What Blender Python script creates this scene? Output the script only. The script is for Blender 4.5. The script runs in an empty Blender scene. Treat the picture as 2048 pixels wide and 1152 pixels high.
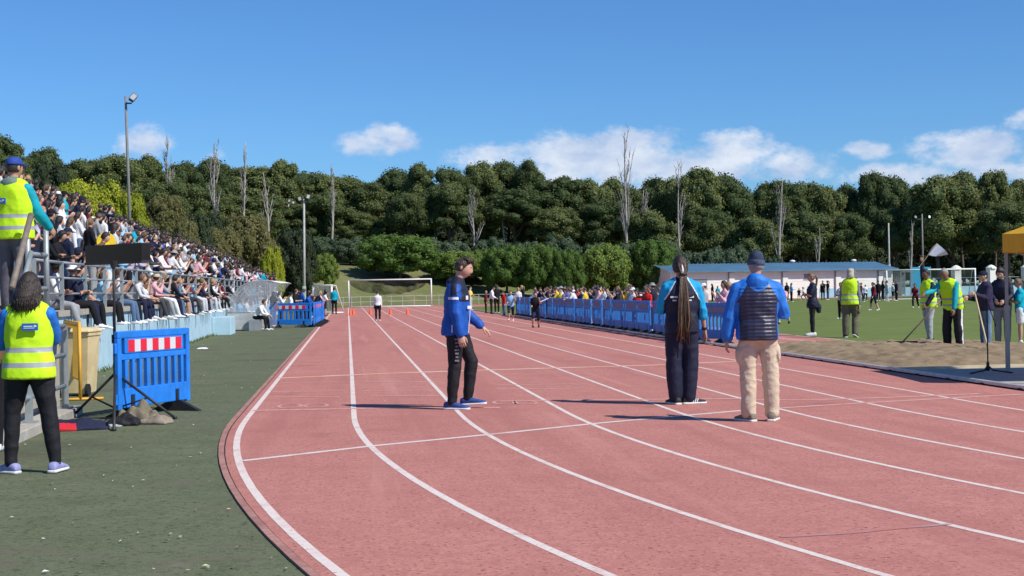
import bpy, bmesh, math, random
import numpy as np
from mathutils import Vector, Matrix, noise as mnoise

random.seed(11)
rng = np.random.default_rng(11)
scene = bpy.context.scene
COL = scene.collection
R = math.radians

# ------------------------------------------------------------------ camera
FPX, CAM_H, ROLL, CX, CY, VY = 3000.0, 1.40, 0.0165, 1024.0, 576.0, 2.57   # pixels of the 2048 px wide photograph
TH = 0.10926                                                              # the straight runs along +Y, the camera looks this far to its right
cam_d = bpy.data.cameras.new('camera'); cam = bpy.data.objects.new('camera', cam_d); COL.objects.link(cam)
cam_d.sensor_width = 36.0; cam_d.lens = FPX / 2048 * 36; cam_d.clip_end = 4000; cam_d.clip_start = 0.1
cam.matrix_world = (Matrix.Translation((0, 0, CAM_H)) @ Matrix.Rotation(-TH, 4, 'Z')
                    @ Matrix.Rotation(math.pi / 2 + VY / FPX, 4, 'X') @ Matrix.Rotation(-ROLL, 4, 'Z'))
scene.camera = cam

# ------------------------------------------------------------------ light
SUN_DIR = Vector((0.797 * math.cos(R(45)), -0.604 * math.cos(R(45)), math.sin(R(45)))).normalized()   # towards the sun
SUN_EL = math.asin(SUN_DIR.z)
SUN_AZ = math.atan2(SUN_DIR.x, SUN_DIR.y)          # clockwise from +Y
sun_d = bpy.data.lights.new('sun', 'SUN'); sun = bpy.data.objects.new('sun', sun_d); COL.objects.link(sun)
sun_d.energy = 4.6; sun_d.angle = R(0.53); sun_d.color = (1.0, 0.955, 0.88)
sun.rotation_euler = SUN_DIR.to_track_quat('Z', 'Y').to_euler()
sun.location = (30, -20, 60)

scene.view_settings.view_transform = 'Standard'
scene.view_settings.look = 'None'
scene.view_settings.exposure = 0.18
scene.view_settings.gamma = 1.0
scene.render.film_transparent = False
try:
    scene.cycles.use_denoising = True
    scene.cycles.max_bounces = 8
    scene.cycles.transparent_max_bounces = 12
except Exception:
    pass


def G(px, py, z=0.0):
    """a pixel of the photograph that shows a point at height z -> world X, Y of that point"""
    dx, dy = px - CX, py - CY
    c, s = math.cos(ROLL), math.sin(ROLL)
    a, b = dx * c - dy * s, dx * s + dy * c
    D = (CAM_H - z) * FPX / (b - VY)
    L = a * D / FPX
    c, s = math.cos(TH), math.sin(TH)
    return (L * c + D * s, -L * s + D * c)


def GD(px, py, D):
    """the world point seen at a pixel at depth D"""
    dx, dy = px - CX, py - CY
    c, s = math.cos(ROLL), math.sin(ROLL)
    a, b = dx * c - dy * s, dx * s + dy * c
    L = a * D / FPX
    z = CAM_H - (b - VY) * D / FPX
    c, s = math.cos(TH), math.sin(TH)
    return Vector((L * c + D * s, -L * s + D * c, z))


# ------------------------------------------------------------------ world: sky with fair-weather cumulus low over the horizon
world = bpy.data.worlds.new('World'); scene.world = world; world.use_nodes = True
wn, wl = world.node_tree.nodes, world.node_tree.links
wn.clear()


def wmath(op, a, b=None, c=None, clamp=False):
    n = wn.new('ShaderNodeMath'); n.operation = op; n.use_clamp = clamp
    for i, v in enumerate((a, b, c)):
        if v is None:
            continue
        if isinstance(v, (int, float)):
            n.inputs[i].default_value = v
        else:
            wl.new(v, n.inputs[i])
    return n.outputs[0]


w_out = wn.new('ShaderNodeOutputWorld'); w_bg = wn.new('ShaderNodeBackground')
w_sky = wn.new('ShaderNodeTexSky'); w_sky.sky_type = 'NISHITA'; w_sky.sun_disc = False
w_sky.sun_elevation = SUN_EL; w_sky.sun_rotation = SUN_AZ
w_sky.air_density = 1.0; w_sky.dust_density = 0.15; w_sky.ozone_density = 3.0; w_sky.altitude = 300
w_bg.inputs['Strength'].default_value = 0.098
w_tc = wn.new('ShaderNodeTexCoord'); w_sep = wn.new('ShaderNodeSeparateXYZ')
wl.new(w_tc.outputs['Generated'], w_sep.inputs[0])
w_az = wmath('ARCTAN2', w_sep.outputs[0], w_sep.outputs[1])
w_el = wmath('ARCSINE', w_sep.outputs[2])
w_cmb = wn.new('ShaderNodeCombineXYZ'); wl.new(w_az, w_cmb.inputs[0]); wl.new(w_el, w_cmb.inputs[1])


def wnoise(scale, detail, rough, sy=1.0, off=0.0):
    mp = wn.new('ShaderNodeMapping'); mp.inputs['Scale'].default_value = (scale, scale * sy, 1); mp.inputs['Location'].default_value = (off, off * 0.7, off)
    wl.new(w_cmb.outputs[0], mp.inputs[0])
    n = wn.new('ShaderNodeTexNoise'); n.inputs['Scale'].default_value = 1; n.inputs['Detail'].default_value = detail; n.inputs['Roughness'].default_value = rough
    wl.new(mp.outputs[0], n.inputs['Vector'])
    return n.outputs['Fac']


n_big = wnoise(26, 8, 0.6, 1.5, 3.1)
n_fine = wnoise(95, 6, 0.65, 1.4, 9.0)
n_shade = wnoise(30, 4, 0.55, 2.0, 5.5)
# cloud lumps as (azimuth, elevation, half width, half height, amount); the first ones lie in view, the rest go on round the horizon
FR = 1 / FPX
cl = []
for px, py, rx, ry, am in [(1250, 318, 150, 62, 1.1), (1135, 300, 75, 42, 1.0), (1255, 290, 80, 40, 1.0), (1480, 300, 85, 42, 1.0), (1380, 330, 130, 46, 1.0),
                           (1560, 335, 110, 34, 0.75), (985, 312, 110, 26, 0.7), (785, 283, 62, 30, 0.85), (720, 290, 50, 20, 0.5), (285, 286, 52, 34, 0.72),
                           (1945, 300, 95, 38, 1.05), (1870, 292, 60, 26, 0.85), (1730, 300, 45, 16, 0.62), (2060, 238, 40, 28, 0.6), (1800, 352, 130, 22, 0.75),
                           (2020, 338, 90, 22, 0.85), (430, 318, 22, 18, 0.4), (1180, 352, 260, 26, 0.8)]:
    q = GD(px, py, 1.0) - Vector((0, 0, CAM_H))
    cl.append((math.atan2(q.x, q.y), math.asin(q.z / q.length), rx * FR * 1.05, ry * FR * 1.08, am))
crnd = random.Random(5)
for k in range(7):
    cl.append((0.75 + k * 0.72 + crnd.uniform(-.08, .08), crnd.uniform(.06, .13), crnd.uniform(.05, .14), crnd.uniform(.015, .035), crnd.uniform(.6, 1.1)))
w_sum = None
for az, el, ra, re, am in cl:
    if az > math.pi:
        az -= 2 * math.pi
    dx = wmath('MULTIPLY', wmath('SUBTRACT', w_az, az), 1 / ra)
    dy = wmath('MULTIPLY', wmath('SUBTRACT', w_el, el), 1 / re)
    d2 = wmath('ADD', wmath('MULTIPLY', dx, dx), wmath('MULTIPLY', dy, dy))
    v = wmath('MULTIPLY', wmath('SUBTRACT', 1.0, d2), am)
    w_sum = v if w_sum is None else wmath('SMOOTH_MAX', w_sum, v, 0.35)
edge = wmath('ADD', wmath('MULTIPLY', wmath('SUBTRACT', n_big, 0.5), 3.0), wmath('MULTIPLY', wmath('SUBTRACT', n_fine, 0.5), 1.5))
dens = wmath('ADD', wmath('MAXIMUM', w_sum, -1.2), edge)
mr = wn.new('ShaderNodeMapRange'); mr.interpolation_type = 'SMOOTHSTEP'
wl.new(dens, mr.inputs['Value']); mr.inputs['From Min'].default_value = -0.22; mr.inputs['From Max'].default_value = 1.0
mr.inputs['To Max'].default_value = 0.94
shade = wn.new('ShaderNodeMapRange'); wl.new(n_shade, shade.inputs['Value'])
shade.inputs['From Min'].default_value = 0.33; shade.inputs['From Max'].default_value = 0.66
cmix = wn.new('ShaderNodeMix'); cmix.data_type = 'RGBA'
cmix.inputs['A'].default_value = (4.5, 5.5, 7.4, 1); cmix.inputs['B'].default_value = (7.2, 7.7, 8.6, 1)
wl.new(shade.outputs[0], cmix.inputs['Factor'])
skyc = wn.new('ShaderNodeMix'); skyc.data_type = 'RGBA'; skyc.blend_type = 'MULTIPLY'; skyc.inputs['Factor'].default_value = 1
wl.new(w_sky.outputs[0], skyc.inputs['A']); skyc.inputs['B'].default_value = (0.44, 0.755, 1.13, 1)
wmix = wn.new('ShaderNodeMix'); wmix.data_type = 'RGBA'
wl.new(mr.outputs[0], wmix.inputs['Factor']); wl.new(skyc.outputs['Result'], wmix.inputs['A']); wl.new(cmix.outputs['Result'], wmix.inputs['B'])
wl.new(wmix.outputs['Result'], w_bg.inputs['Color']); wl.new(w_bg.outputs[0], w_out.inputs[0])

# ------------------------------------------------------------------ helpers
def tag(o, label=None, cat=None, group=None, kind=None):
    if label: o['label'] = label
    if cat: o['category'] = cat
    if group: o['group'] = group
    if kind: o['kind'] = kind
    return o


def empty(name, loc=(0, 0, 0), rz=0.0, label=None, cat=None, group=None):
    o = bpy.data.objects.new(name, None); COL.objects.link(o)
    o.location = loc; o.rotation_euler = (0, 0, rz); o.empty_display_size = 0.2
    return tag(o, label, cat, group)


def link_mesh(name, me, parent=None, loc=None, rot=None, scl=None):
    o = bpy.data.objects.new(name, me); COL.objects.link(o)
    if parent is not None: o.parent = parent
    if loc is not None: o.location = loc
    if rot is not None: o.rotation_euler = rot
    if scl is not None: o.scale = scl
    return o


def copy_tree(o, parent=None):
    c = o.copy(); COL.objects.link(c)
    if parent is not None: c.parent = parent
    for ch in list(o.children):
        copy_tree(ch, c)
    return c


class MB:
    """collects shapes; build() links them as one mesh object"""
    def __init__(s):
        s.v = []; s.f = []; s.m = []

    def add(s, vs, fs, m=0):
        b = len(s.v); s.v += [tuple(v) for v in vs]
        s.f += [tuple(i + b for i in f) for f in fs]; s.m += [m] * len(fs); return s

    def box(s, x0, x1, y0, y1, z0, z1, m=0):
        vs = [(x0, y0, z0), (x1, y0, z0), (x1, y1, z0), (x0, y1, z0), (x0, y0, z1), (x1, y0, z1), (x1, y1, z1), (x0, y1, z1)]
        return s.add(vs, [(0, 3, 2, 1), (4, 5, 6, 7), (0, 1, 5, 4), (1, 2, 6, 5), (2, 3, 7, 6), (3, 0, 4, 7)], m)

    def bar(s, a, b, w, h, m=0, up=(0, 0, 1)):
        a, b = Vector(a), Vector(b); d = (b - a).normalized(); u = Vector(up)
        if abs(d.dot(u)) > 0.98: u = Vector((0, 1, 0))
        r = d.cross(u).normalized(); u = r.cross(d)
        vs = [p + r * (i * w / 2) + u * (j * h / 2) for p in (a, b) for i, j in ((-1, -1), (1, -1), (1, 1), (-1, 1))]
        return s.add(vs, [(0, 1, 2, 3), (7, 6, 5, 4), (0, 4, 5, 1), (1, 5, 6, 2), (2, 6, 7, 3), (3, 7, 4, 0)], m)

    def tube(s, pts, rad, n=8, m=0, cap=True):
        pts = [Vector(p) for p in pts]
        if not isinstance(rad, (list, tuple)): rad = [rad] * len(pts)
        vs, fs = [], []
        t0 = (pts[1] - pts[0]).normalized()
        u = Vector((0, 0, 1)) if abs(t0.z) < 0.9 else Vector((1, 0, 0))
        for i, p in enumerate(pts):
            t = (pts[min(i + 1, len(pts) - 1)] - pts[max(i - 1, 0)]).normalized()
            r = t.cross(u).normalized(); u = r.cross(t).normalized()
            for k in range(n):
                a = 2 * math.pi * k / n
                vs.append(p + (r * math.cos(a) + u * math.sin(a)) * rad[i])
        for i in range(len(pts) - 1):
            for k in range(n):
                a, b = i * n + k, i * n + (k + 1) % n
                fs.append((a, b, b + n, a + n))
        if cap:
            fs.append(tuple(range(n - 1, -1, -1))); fs.append(tuple(range((len(pts) - 1) * n, len(pts) * n)))
        return s.add(vs, fs, m)

    def rings(s, rg, m=0, cap=True):
        """rg: list of rings, each a list of the same number of points"""
        n = len(rg[0]); vs = [p for r in rg for p in r]; fs = []
        for i in range(len(rg) - 1):
            for k in range(n):
                a, b = i * n + k, i * n + (k + 1) % n
                fs.append((a, b, b + n, a + n))
        if cap:
            fs.append(tuple(range(n - 1, -1, -1))); fs.append(tuple(range((len(rg) - 1) * n, len(rg) * n)))
        return s.add(vs, fs, m)

    def ball(s, c, rx, ry=None, rz=None, nu=10, nv=7, m=0, M=None):
        ry = ry or rx; rz = rz or rx; c = Vector(c); rg = []
        for j in range(nv + 1):
            t = math.pi * (j / nv) ; t = min(max(t, 0.12), math.pi - 0.12)
            ring = []
            for k in range(nu):
                a = 2 * math.pi * k / nu
                p = Vector((rx * math.sin(t) * math.cos(a), ry * math.sin(t) * math.sin(a), -rz * math.cos(t)))
                ring.append(c + (M @ p if M else p))
            rg.append(ring)
        return s.rings(rg, m)

    def xf(s, M, start=0):
        for i in range(start, len(s.v)):
            s.v[i] = tuple(M @ Vector(s.v[i]))
        return s

    def mesh(s, name, mats, smooth=False):
        me = bpy.data.meshes.new(name); me.from_pydata(s.v, [], s.f)
        for m in (mats if isinstance(mats, (list, tuple)) else [mats]): me.materials.append(m)
        if any(s.m): me.polygons.foreach_set('material_index', s.m)
        me.update()
        if smooth: me.polygons.foreach_set('use_smooth', [True] * len(me.polygons))
        return me

    def build(s, name, mats, parent=None, smooth=False, loc=None, rot=None, bevel=0):
        o = link_mesh(name, s.mesh(name, mats, smooth), parent, loc, rot)
        if bevel:
            b = o.modifiers.new('bevel', 'BEVEL'); b.width = bevel; b.segments = 2; b.limit_method = 'ANGLE'
        return o


# ------------------------------------------------------------------ materials
def lin(r, g, b):
    return tuple((c / 255 / 12.92 if c / 255 < .04045 else ((c / 255 + .055) / 1.055) ** 2.4) for c in (r, g, b))


_mc = {}


def mat(name, col, rough=0.8, var=0.18, scale=4.0, bump=0.0, bscale=60.0, metal=0.0, spec=0.3, detail=5, space='Object', col2=None, sub=0.0):
    """one surface: base colour broken up by noise, with optional fine relief"""
    if name in _mc: return _mc[name]
    m = bpy.data.materials.new(name); m.use_nodes = True; nt = m.node_tree; nd, lk = nt.nodes, nt.links
    b = nd['Principled BSDF']; b.inputs['Roughness'].default_value = rough; b.inputs['Metallic'].default_value = metal
    b.inputs['Specular IOR Level'].default_value = spec
    tc = nd.new('ShaderNodeTexCoord'); nz = nd.new('ShaderNodeTexNoise')
    nz.inputs['Scale'].default_value = scale; nz.inputs['Detail'].default_value = detail; nz.inputs['Roughness'].default_value = 0.6
    lk.new(tc.outputs[space], nz.inputs['Vector'])
    mr = nd.new('ShaderNodeMapRange'); mr.inputs['From Min'].default_value = 0.3; mr.inputs['From Max'].default_value = 0.7
    lk.new(nz.outputs['Fac'], mr.inputs['Value'])
    mx = nd.new('ShaderNodeMix'); mx.data_type = 'RGBA'
    mx.inputs['A'].default_value = (*[c * (1 - var) for c in col], 1)
    mx.inputs['B'].default_value = (*(col2 or [min(c * (1 + var), .95) for c in col]), 1)
    lk.new(mr.outputs[0], mx.inputs['Factor']); lk.new(mx.outputs['Result'], b.inputs['Base Color'])
    if bump:
        n2 = nd.new('ShaderNodeTexNoise'); n2.inputs['Scale'].default_value = bscale; n2.inputs['Detail'].default_value = 3
        lk.new(tc.outputs[space], n2.inputs['Vector'])
        bp = nd.new('ShaderNodeBump'); bp.inputs['Strength'].default_value = bump; bp.inputs['Distance'].default_value = 0.02
        lk.new(n2.outputs['Fac'], bp.inputs['Height']); lk.new(bp.outputs[0], b.inputs['Normal'])
    if sub:
        b.inputs['Subsurface Weight'].default_value = sub
        b.inputs['Subsurface Radius'].default_value = (0.02, 0.008, 0.004)
    _mc[name] = m
    return m


def smooth01(t):
    t = min(max(t, 0.0), 1.0); return t * t * (3 - 2 * t)
# ------------------------------------------------------------------ ground materials
def ground_mat(name, cols, scales, fine=None, bump=0.0, bscale=80, rough=0.9, speck=None):
    """layers of noise: cols[0] base, then each colour mixed in by a noise of its own scale; speck = (colour, scale, threshold)"""
    m = bpy.data.materials.new(name); m.use_nodes = True; nt = m.node_tree; nd, lk = nt.nodes, nt.links
    b = nd['Principled BSDF']; b.inputs['Roughness'].default_value = rough; b.inputs['Specular IOR Level'].default_value = 0.2
    tc = nd.new('ShaderNodeTexCoord'); cur = None
    for i, (c, sc, lo, hi, *stretch) in enumerate(scales):
        nz = nd.new('ShaderNodeTexNoise'); nz.inputs['Scale'].default_value = sc; nz.inputs['Detail'].default_value = 6; nz.inputs['Roughness'].default_value = 0.62
        mp = nd.new('ShaderNodeMapping'); mp.inputs['Location'].default_value = (i * 7.3, i * 3.1, 0); mp.inputs['Scale'].default_value = (*stretch[0], 1) if stretch else (1, 1, 1); lk.new(tc.outputs['Object'], mp.inputs[0]); lk.new(mp.outputs[0], nz.inputs['Vector'])
        mr = nd.new('ShaderNodeMapRange'); mr.inputs['From Min'].default_value = lo; mr.inputs['From Max'].default_value = hi; lk.new(nz.outputs['Fac'], mr.inputs['Value'])
        mx = nd.new('ShaderNodeMix'); mx.data_type = 'RGBA'
        if cur is None: mx.inputs['A'].default_value = (*cols, 1)
        else: lk.new(cur, mx.inputs['A'])
        mx.inputs['B'].default_value = (*c, 1); lk.new(mr.outputs[0], mx.inputs['Factor']); cur = mx.outputs['Result']
    if speck:
        c, sc, th = speck
        nz = nd.new('ShaderNodeTexVoronoi'); nz.inputs['Scale'].default_value = sc; lk.new(tc.outputs['Object'], nz.inputs['Vector'])
        mr = nd.new('ShaderNodeMapRange'); mr.inputs['From Min'].default_value = th; mr.inputs['From Max'].default_value = th * .6; lk.new(nz.outputs['Distance'], mr.inputs['Value'])
        mx = nd.new('ShaderNodeMix'); mx.data_type = 'RGBA'; lk.new(cur, mx.inputs['A']); mx.inputs['B'].default_value = (*c, 1); lk.new(mr.outputs[0], mx.inputs['Factor']); cur = mx.outputs['Result']
    lk.new(cur, b.inputs['Base Color'])
    if bump:
        n2 = nd.new('ShaderNodeTexNoise'); n2.inputs['Scale'].default_value = bscale; n2.inputs['Detail'].default_value = 4; lk.new(tc.outputs['Object'], n2.inputs['Vector'])
        bp = nd.new('ShaderNodeBump'); bp.inputs['Strength'].default_value = bump; bp.inputs['Distance'].default_value = 0.01
        lk.new(n2.outputs['Fac'], bp.inputs['Height']); lk.new(bp.outputs[0], b.inputs['Normal'])
    return m


M_track = ground_mat('tartan', (.455, .178, .145), [((.50, .215, .175), .35, .35, .7), ((.39, .145, .120), 1.6, .45, .75), ((.60, .29, .24), 46, .48, .72), ((.17, .07, .06), 30, .555, .655), ((.42, .165, .14), 8, .45, .7), ((.37, .14, .118), .9, .50, .78, (1.6, .10)), ((.53, .25, .21), 1.3, .56, .80, (2.2, .07)), ((.30, .12, .105), .5, .62, .74)], bump=.35, bscale=160)
M_turf = ground_mat('artificial_turf', (.116, .136, .070), [((.138, .152, .088), .5, .4, .7), ((.092, .112, .055), 2.3, .45, .7), ((.20, .205, .13), 60, .50, .72), ((.055, .062, .038), 18, .52, .68), ((.14, .125, .085), .9, .58, .72), ((.085, .085, .055), .35, .55, .72), ((.17, .165, .11), 5, .58, .72)], bump=.5, bscale=120)
M_pitch = ground_mat('pitch_grass', (.130, .172, .034), [((.150, .190, .046), .12, .4, .65), ((.100, .140, .032), .9, .45, .7), ((.175, .185, .065), 5, .5, .8)], bump=.4, bscale=30)
M_bank = ground_mat('dry_grass', (.190, .180, .075), [((.120, .150, .046), .12, .36, .56), ((.26, .215, .115), .35, .5, .7), ((.15, .14, .065), 2.2, .45, .75)], bump=.6, bscale=8)
M_forest = ground_mat('forest_floor', (.085, .075, .040), [((.06, .065, .028), .2, .4, .65), ((.13, .10, .055), .7, .5, .7)], bump=.5, bscale=5)
M_sand = ground_mat('pit_sand', (.26, .190, .112), [((.21, .15, .088), .8, .4, .65), ((.31, .235, .148), 3, .45, .7), ((.17, .12, .07), 9, .58, .75)], bump=.7, bscale=25)
M_concrete = ground_mat('concrete', (.40, .37, .32), [((.32, .29, .25), .9, .4, .65), ((.46, .43, .38), 6, .45, .7), ((.25, .23, .2), 18, .6, .75)], bump=.3, bscale=50)
M_line = ground_mat('lane_paint', (.70, .60, .545), [((.60, .44, .40), 3, .5, .75), ((.74, .66, .60), 14, .45, .7), ((.50, .28, .25), 34, .56, .70), ((.56, .36, .32), 2.2, .55, .72)], rough=.8, bump=.2, bscale=150)
M_faint = ground_mat('worn_paint', (.60, .31, .265), [((.53, .235, .195), 5, .4, .65), ((.66, .42, .37), 14, .5, .75)], rough=.85)
M_orange = ground_mat('orange_paint', (.68, .34, .20), [((.62, .33, .25), 4, .5, .7), ((.70, .50, .43), 1.3, .45, .6)], rough=.85)
M_bluel = ground_mat('blue_worn_paint', (.42, .26, .28), [((.455, .18, .15), 2.5, .42, .58)], rough=.85)

# ------------------------------------------------------------------ terrain
BC = (40.36, 112.0); R_OUT, R_KERB = 41.5, 31.86; YT = 16.9
X_EDGE, X_KERB = -1.32, 8.5
STAND_X, STAND_Y0, STAND_Y1 = -4.6, 14.0, 104.0


def ground_z(X, Y):
    left = 3.0 * smooth01((-X - 4.9) / 6.5) * smooth01((Y - 8) / 10)
    left += 4.5 * smooth01((-X - 14) / 45) * smooth01((Y - 40) / 60)
    far = 0.0
    if Y > BC[1]:
        r = math.hypot(X - BC[0], Y - BC[1])
        mask = smooth01((38 - X) / 14)
        far = mask * (4.6 * smooth01((r - 45.5) / 24) + 2.5 * smooth01((r - 72) / 55))
        far += (1 - mask) * 1.0 * smooth01((r - 60) / 40)
    elif X < -1.0:
        far = 0.0
    return max(left, far) + 0.3 * min(left, far)


def grid_mesh(name, xs, ys, zf, m, kind='structure', zoff=0.0, smooth=True):
    nx, ny = len(xs), len(ys)
    V = [(x, y, zf(x, y) + zoff) for y in ys for x in xs]
    F = [(j * nx + i, j * nx + i + 1, (j + 1) * nx + i + 1, (j + 1) * nx + i) for j in range(ny - 1) for i in range(nx - 1)]
    me = bpy.data.meshes.new(name); me.from_pydata(V, [], F); me.materials.append(m); me.update()
    if smooth: me.polygons.foreach_set('use_smooth', [True] * len(F))
    o = link_mesh(name, me); o['kind'] = kind
    return o


def rough_ground(x, y):
    z = ground_z(x, y)
    if z > 0.05: z += 0.22 * mnoise.noise(Vector((x * .18, y * .18, 0))) * min(z, 1)
    return z - 0.03


def spread(a, b, step):
    n = max(2, int((b - a) / step)); return list(np.linspace(a, b, n + 1))


xs = [-900, -500, -300, -200, -150] + spread(-120, -12, 3.0) + spread(-11.4, -4.6, .68) + spread(-4, 130, 4) + [150, 200, 300, 500, 900]
ys = [-60, -20] + spread(0, 104, 4) + spread(106, 250, 2.5) + [280, 340, 450, 700, 1200, 2600]
ground = grid_mesh('ground', xs, ys, rough_ground, M_bank)
tag(ground, 'dry grassy ground and banks round the sports field')
# needle-covered soil under the wood: a sheet of its own just above the bank
fx = spread(-120, 140, 5); fy = spread(178, 260, 4)
forest_floor = grid_mesh('forest_ground', fx, fy, lambda x, y: rough_ground(x, y) + .05 * 1, M_forest)


def ribbon(name, left, right, z, m, parent=None, kind=None, nsub=1):
    """a flat sheet between two polylines with the same number of points"""
    V, F = [], []
    n = nsub + 1
    for a, b in zip(left, right):
        for k in range(n):
            t = k / nsub; V.append((a[0] * (1 - t) + b[0] * t, a[1] * (1 - t) + b[1] * t, z))
    for i in range(len(left) - 1):
        for k in range(nsub):
            a = i * n + k; F.append((a, a + 1, a + n + 1, a + n))
    me = bpy.data.meshes.new(name); me.from_pydata(V, [], F); me.materials.append(m); me.update()
    o = link_mesh(name, me, parent)
    if kind: o['kind'] = kind
    return o


def lane_path(Rad, y1=150.0, a1=R(62)):
    """a lane line of radius Rad: up the straight from the bend near the camera"""
    pts = []
    xs_ = BC[0] - Rad
    for k in range(60):
        a = a1 * (1 - k / 60)
        pts.append((BC[0] - Rad * math.cos(a), YT - Rad * math.sin(a)))
    for y in spread(YT, y1, 4): pts.append((xs_, y))
    return pts


def far_bend(Rad, a0=0.0, a1=R(150)):
    return [(BC[0] - Rad * math.cos(a0 + (a1 - a0) * k / 70), BC[1] + Rad * math.sin(a0 + (a1 - a0) * k / 70)) for k in range(71)]


# pitch inside the kerb
pitch = ribbon('pitch', lane_path(R_KERB - .15, BC[1]) + far_bend(R_KERB - .15, 0.02, R(90)),
               [(BC[0] + 30, p[1]) for p in lane_path(R_KERB - .15, BC[1])] + [(BC[0] + 30, p[1]) for p in far_bend(R_KERB - .15, 0.02, R(90))], 0.0, M_pitch, kind='structure')
# track: straight with the sprint chute, near bend, far bend
track = ribbon('running_track', lane_path(R_OUT + .10, 151), lane_path(R_KERB, 151), 0.004, M_track, kind='structure', nsub=4)
track_b = ribbon('running_track_bend', far_bend(R_OUT + .17, 0.0), far_bend(R_KERB, 0.0), 0.0, M_track, kind='structure', nsub=2)


def painted(path, w, name, m=M_line, z=0.0056):
    L, Rr = [], []
    for i, p in enumerate(path):
        a = Vector(path[max(i - 1, 0)]); b = Vector(path[min(i + 1, len(path) - 1)]); t = (b - a).normalized(); nrm = Vector((-t.y, t.x)) * w / 2
        L.append((p[0] + nrm.x, p[1] + nrm.y)); Rr.append((p[0] - nrm.x, p[1] - nrm.y))
    return ribbon(name, L, Rr, z, m, track)


LANES = [41.5 - 1.19 * k for k in range(8)]
for k, rad in enumerate(LANES):
    painted(lane_path(rad, 149), .062 if k < 2 else .055, 'lane_line')
for rad in LANES[:7]:
    painted(far_bend(rad, 0.12), .055, 'lane_line', z=.0022)


def cross(pix, w, name, m, z=0.0066):
    painted([G(*p) for p in pix], w, name, m, z)


cross([(484, 923), (745, 893), (1000, 868), (1190, 848), (1347, 834), (1484, 822)], .09, 'start_line', M_line)
cross([(1560, 817), (1720, 807), (1903, 797), (2048, 789)], .14, 'start_line', M_faint)
cross([(556, 757), (760, 748), (962, 741), (1130, 736), (1300, 731), (1475, 723)], .22, 'finish_line', M_orange)
cross([(505, 822), (760, 817), (1000, 816)], .16, 'finish_line', M_faint)
cross([(1000, 803), (1250, 800), (1480, 798)], .14, 'finish_line', M_faint)
cross([(1500, 801), (1640, 800), (1800, 795), (1960, 788)], .14, 'finish_line', M_faint)
for a, b, y in [(560, 690, 766), (545, 690, 784), (548, 680, 795), (725, 880, 765), (725, 870, 782), (740, 880, 793), (990, 1140, 779), (995, 1170, 770), (695, 720, 730), (820, 860, 728)]:
    cross([(a, y), (b, y - 1)], .10, 'check_mark', M_faint)
cross([(1560, 1076), (1700, 1068), (1800, 1058), (1900, 1050)], .05, 'check_mark', M_bluel)
# lane numbers lying across the lanes near the line, worn to outlines
for c0 in [(580, 813), (632, 812), (1010, 806), (1050, 806)]:
    cc = G(*c0)
    pts = [(cc[0] + .14 * math.cos(t), cc[1] + .32 * math.sin(t)) for t in np.linspace(0, 2 * math.pi, 22)]
    painted(pts, .045, 'lane_number', M_faint, .0074)

# turf between stand and track
eo = lane_path(R_OUT + .158, 113)
turf = ribbon('turf', [(-30 if p[1] < STAND_Y0 + 2 else STAND_X - .3, p[1]) for p in eo], eo, 0.0, M_turf, kind='structure', nsub=6)
# raised edging strip between turf and track, a dark joint beside it
def strip(name, r0, r1, z1, m, y1=112.0):
    mb = MB(); A, B = lane_path(r0, y1), lane_path(r1, y1)
    rg = [[(a[0], a[1], -.05), (a[0], a[1], z1), (b[0], b[1], z1), (b[0], b[1], -.05)] for a, b in zip(A, B)]
    mb.rings(rg); return mb.build(name, m)
M_edge = ground_mat('edging', (.40, .20, .165), [((.30, .14, .12), 2, .4, .65), ((.46, .30, .24), 12, .5, .75)])
M_gap = mat('joint_dirt', (.03, .028, .025), .95)
es = strip('edging_kerb', R_OUT + .112, R_OUT + .160, .014, M_edge); es['kind'] = 'structure'
gs = strip('edging_joint', R_OUT + .098, R_OUT + .114, .003, M_gap); gs['kind'] = 'structure'
# sparse leaves and litter on the turf and grass tufts at the track's edge
M_leaf_y = mat('dry_leaf', (.48, .42, .24), .8, .3, 30)
M_leaf_d = mat('dark_scrap', (.06, .04, .03), .9, .3, 20)
M_lit = mat('paper_litter', (.72, .72, .70), .8, .1)
M_tuft = mat('edge_grass', (.10, .135, .04), .8, .4, 8)
mb = MB(); rl = random.Random(3)
for k in range(200):
    y = 7.5 + 40 * rl.random() ** 2.0
    xe = (X_EDGE if y > YT else BC[0] - math.sqrt(max((R_OUT + .12) ** 2 - (YT - y) ** 2, 1))) - .1
    x = xe - (xe - STAND_X) * (rl.random() ** (1.6 if rl.random() < .6 else .5)) * .95
    s_ = rl.uniform(.008, .026); a = rl.uniform(0, 6.28); ux, uy = math.cos(a) * s_, math.sin(a) * s_; vx, vy = -uy * .5, ux * .5; z = .012
    mb.add([(x - ux, y - uy, z), (x - vx, y - vy, z + s_ * .4), (x + ux, y + uy, z + .004), (x + vx, y + vy, z + s_ * .2)], [(0, 1, 2, 3)], 0 if rl.random() < .6 else 1)
for k in range(60):
    y = rl.uniform(7.5, 26); x = rl.uniform(-.9, 8); s_ = rl.uniform(.004, .012); a = rl.uniform(0, 6.28); ux, uy = math.cos(a) * s_, math.sin(a) * s_
    if y < YT and math.hypot(x - BC[0], y - YT) > R_OUT: continue
    mb.add([(x - ux, y - uy, .007), (x + uy, y - ux, .012), (x + ux, y + uy, .008), (x - uy, y + ux, .009)], [(0, 1, 2, 3)], rl.choice([1, 2, 2, 2]))
lt = mb.build('litter', [M_leaf_y, M_lit, M_leaf_d]); tag(lt, 'fallen leaves and scraps scattered on the turf', kind='stuff')
mb = MB()
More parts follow.
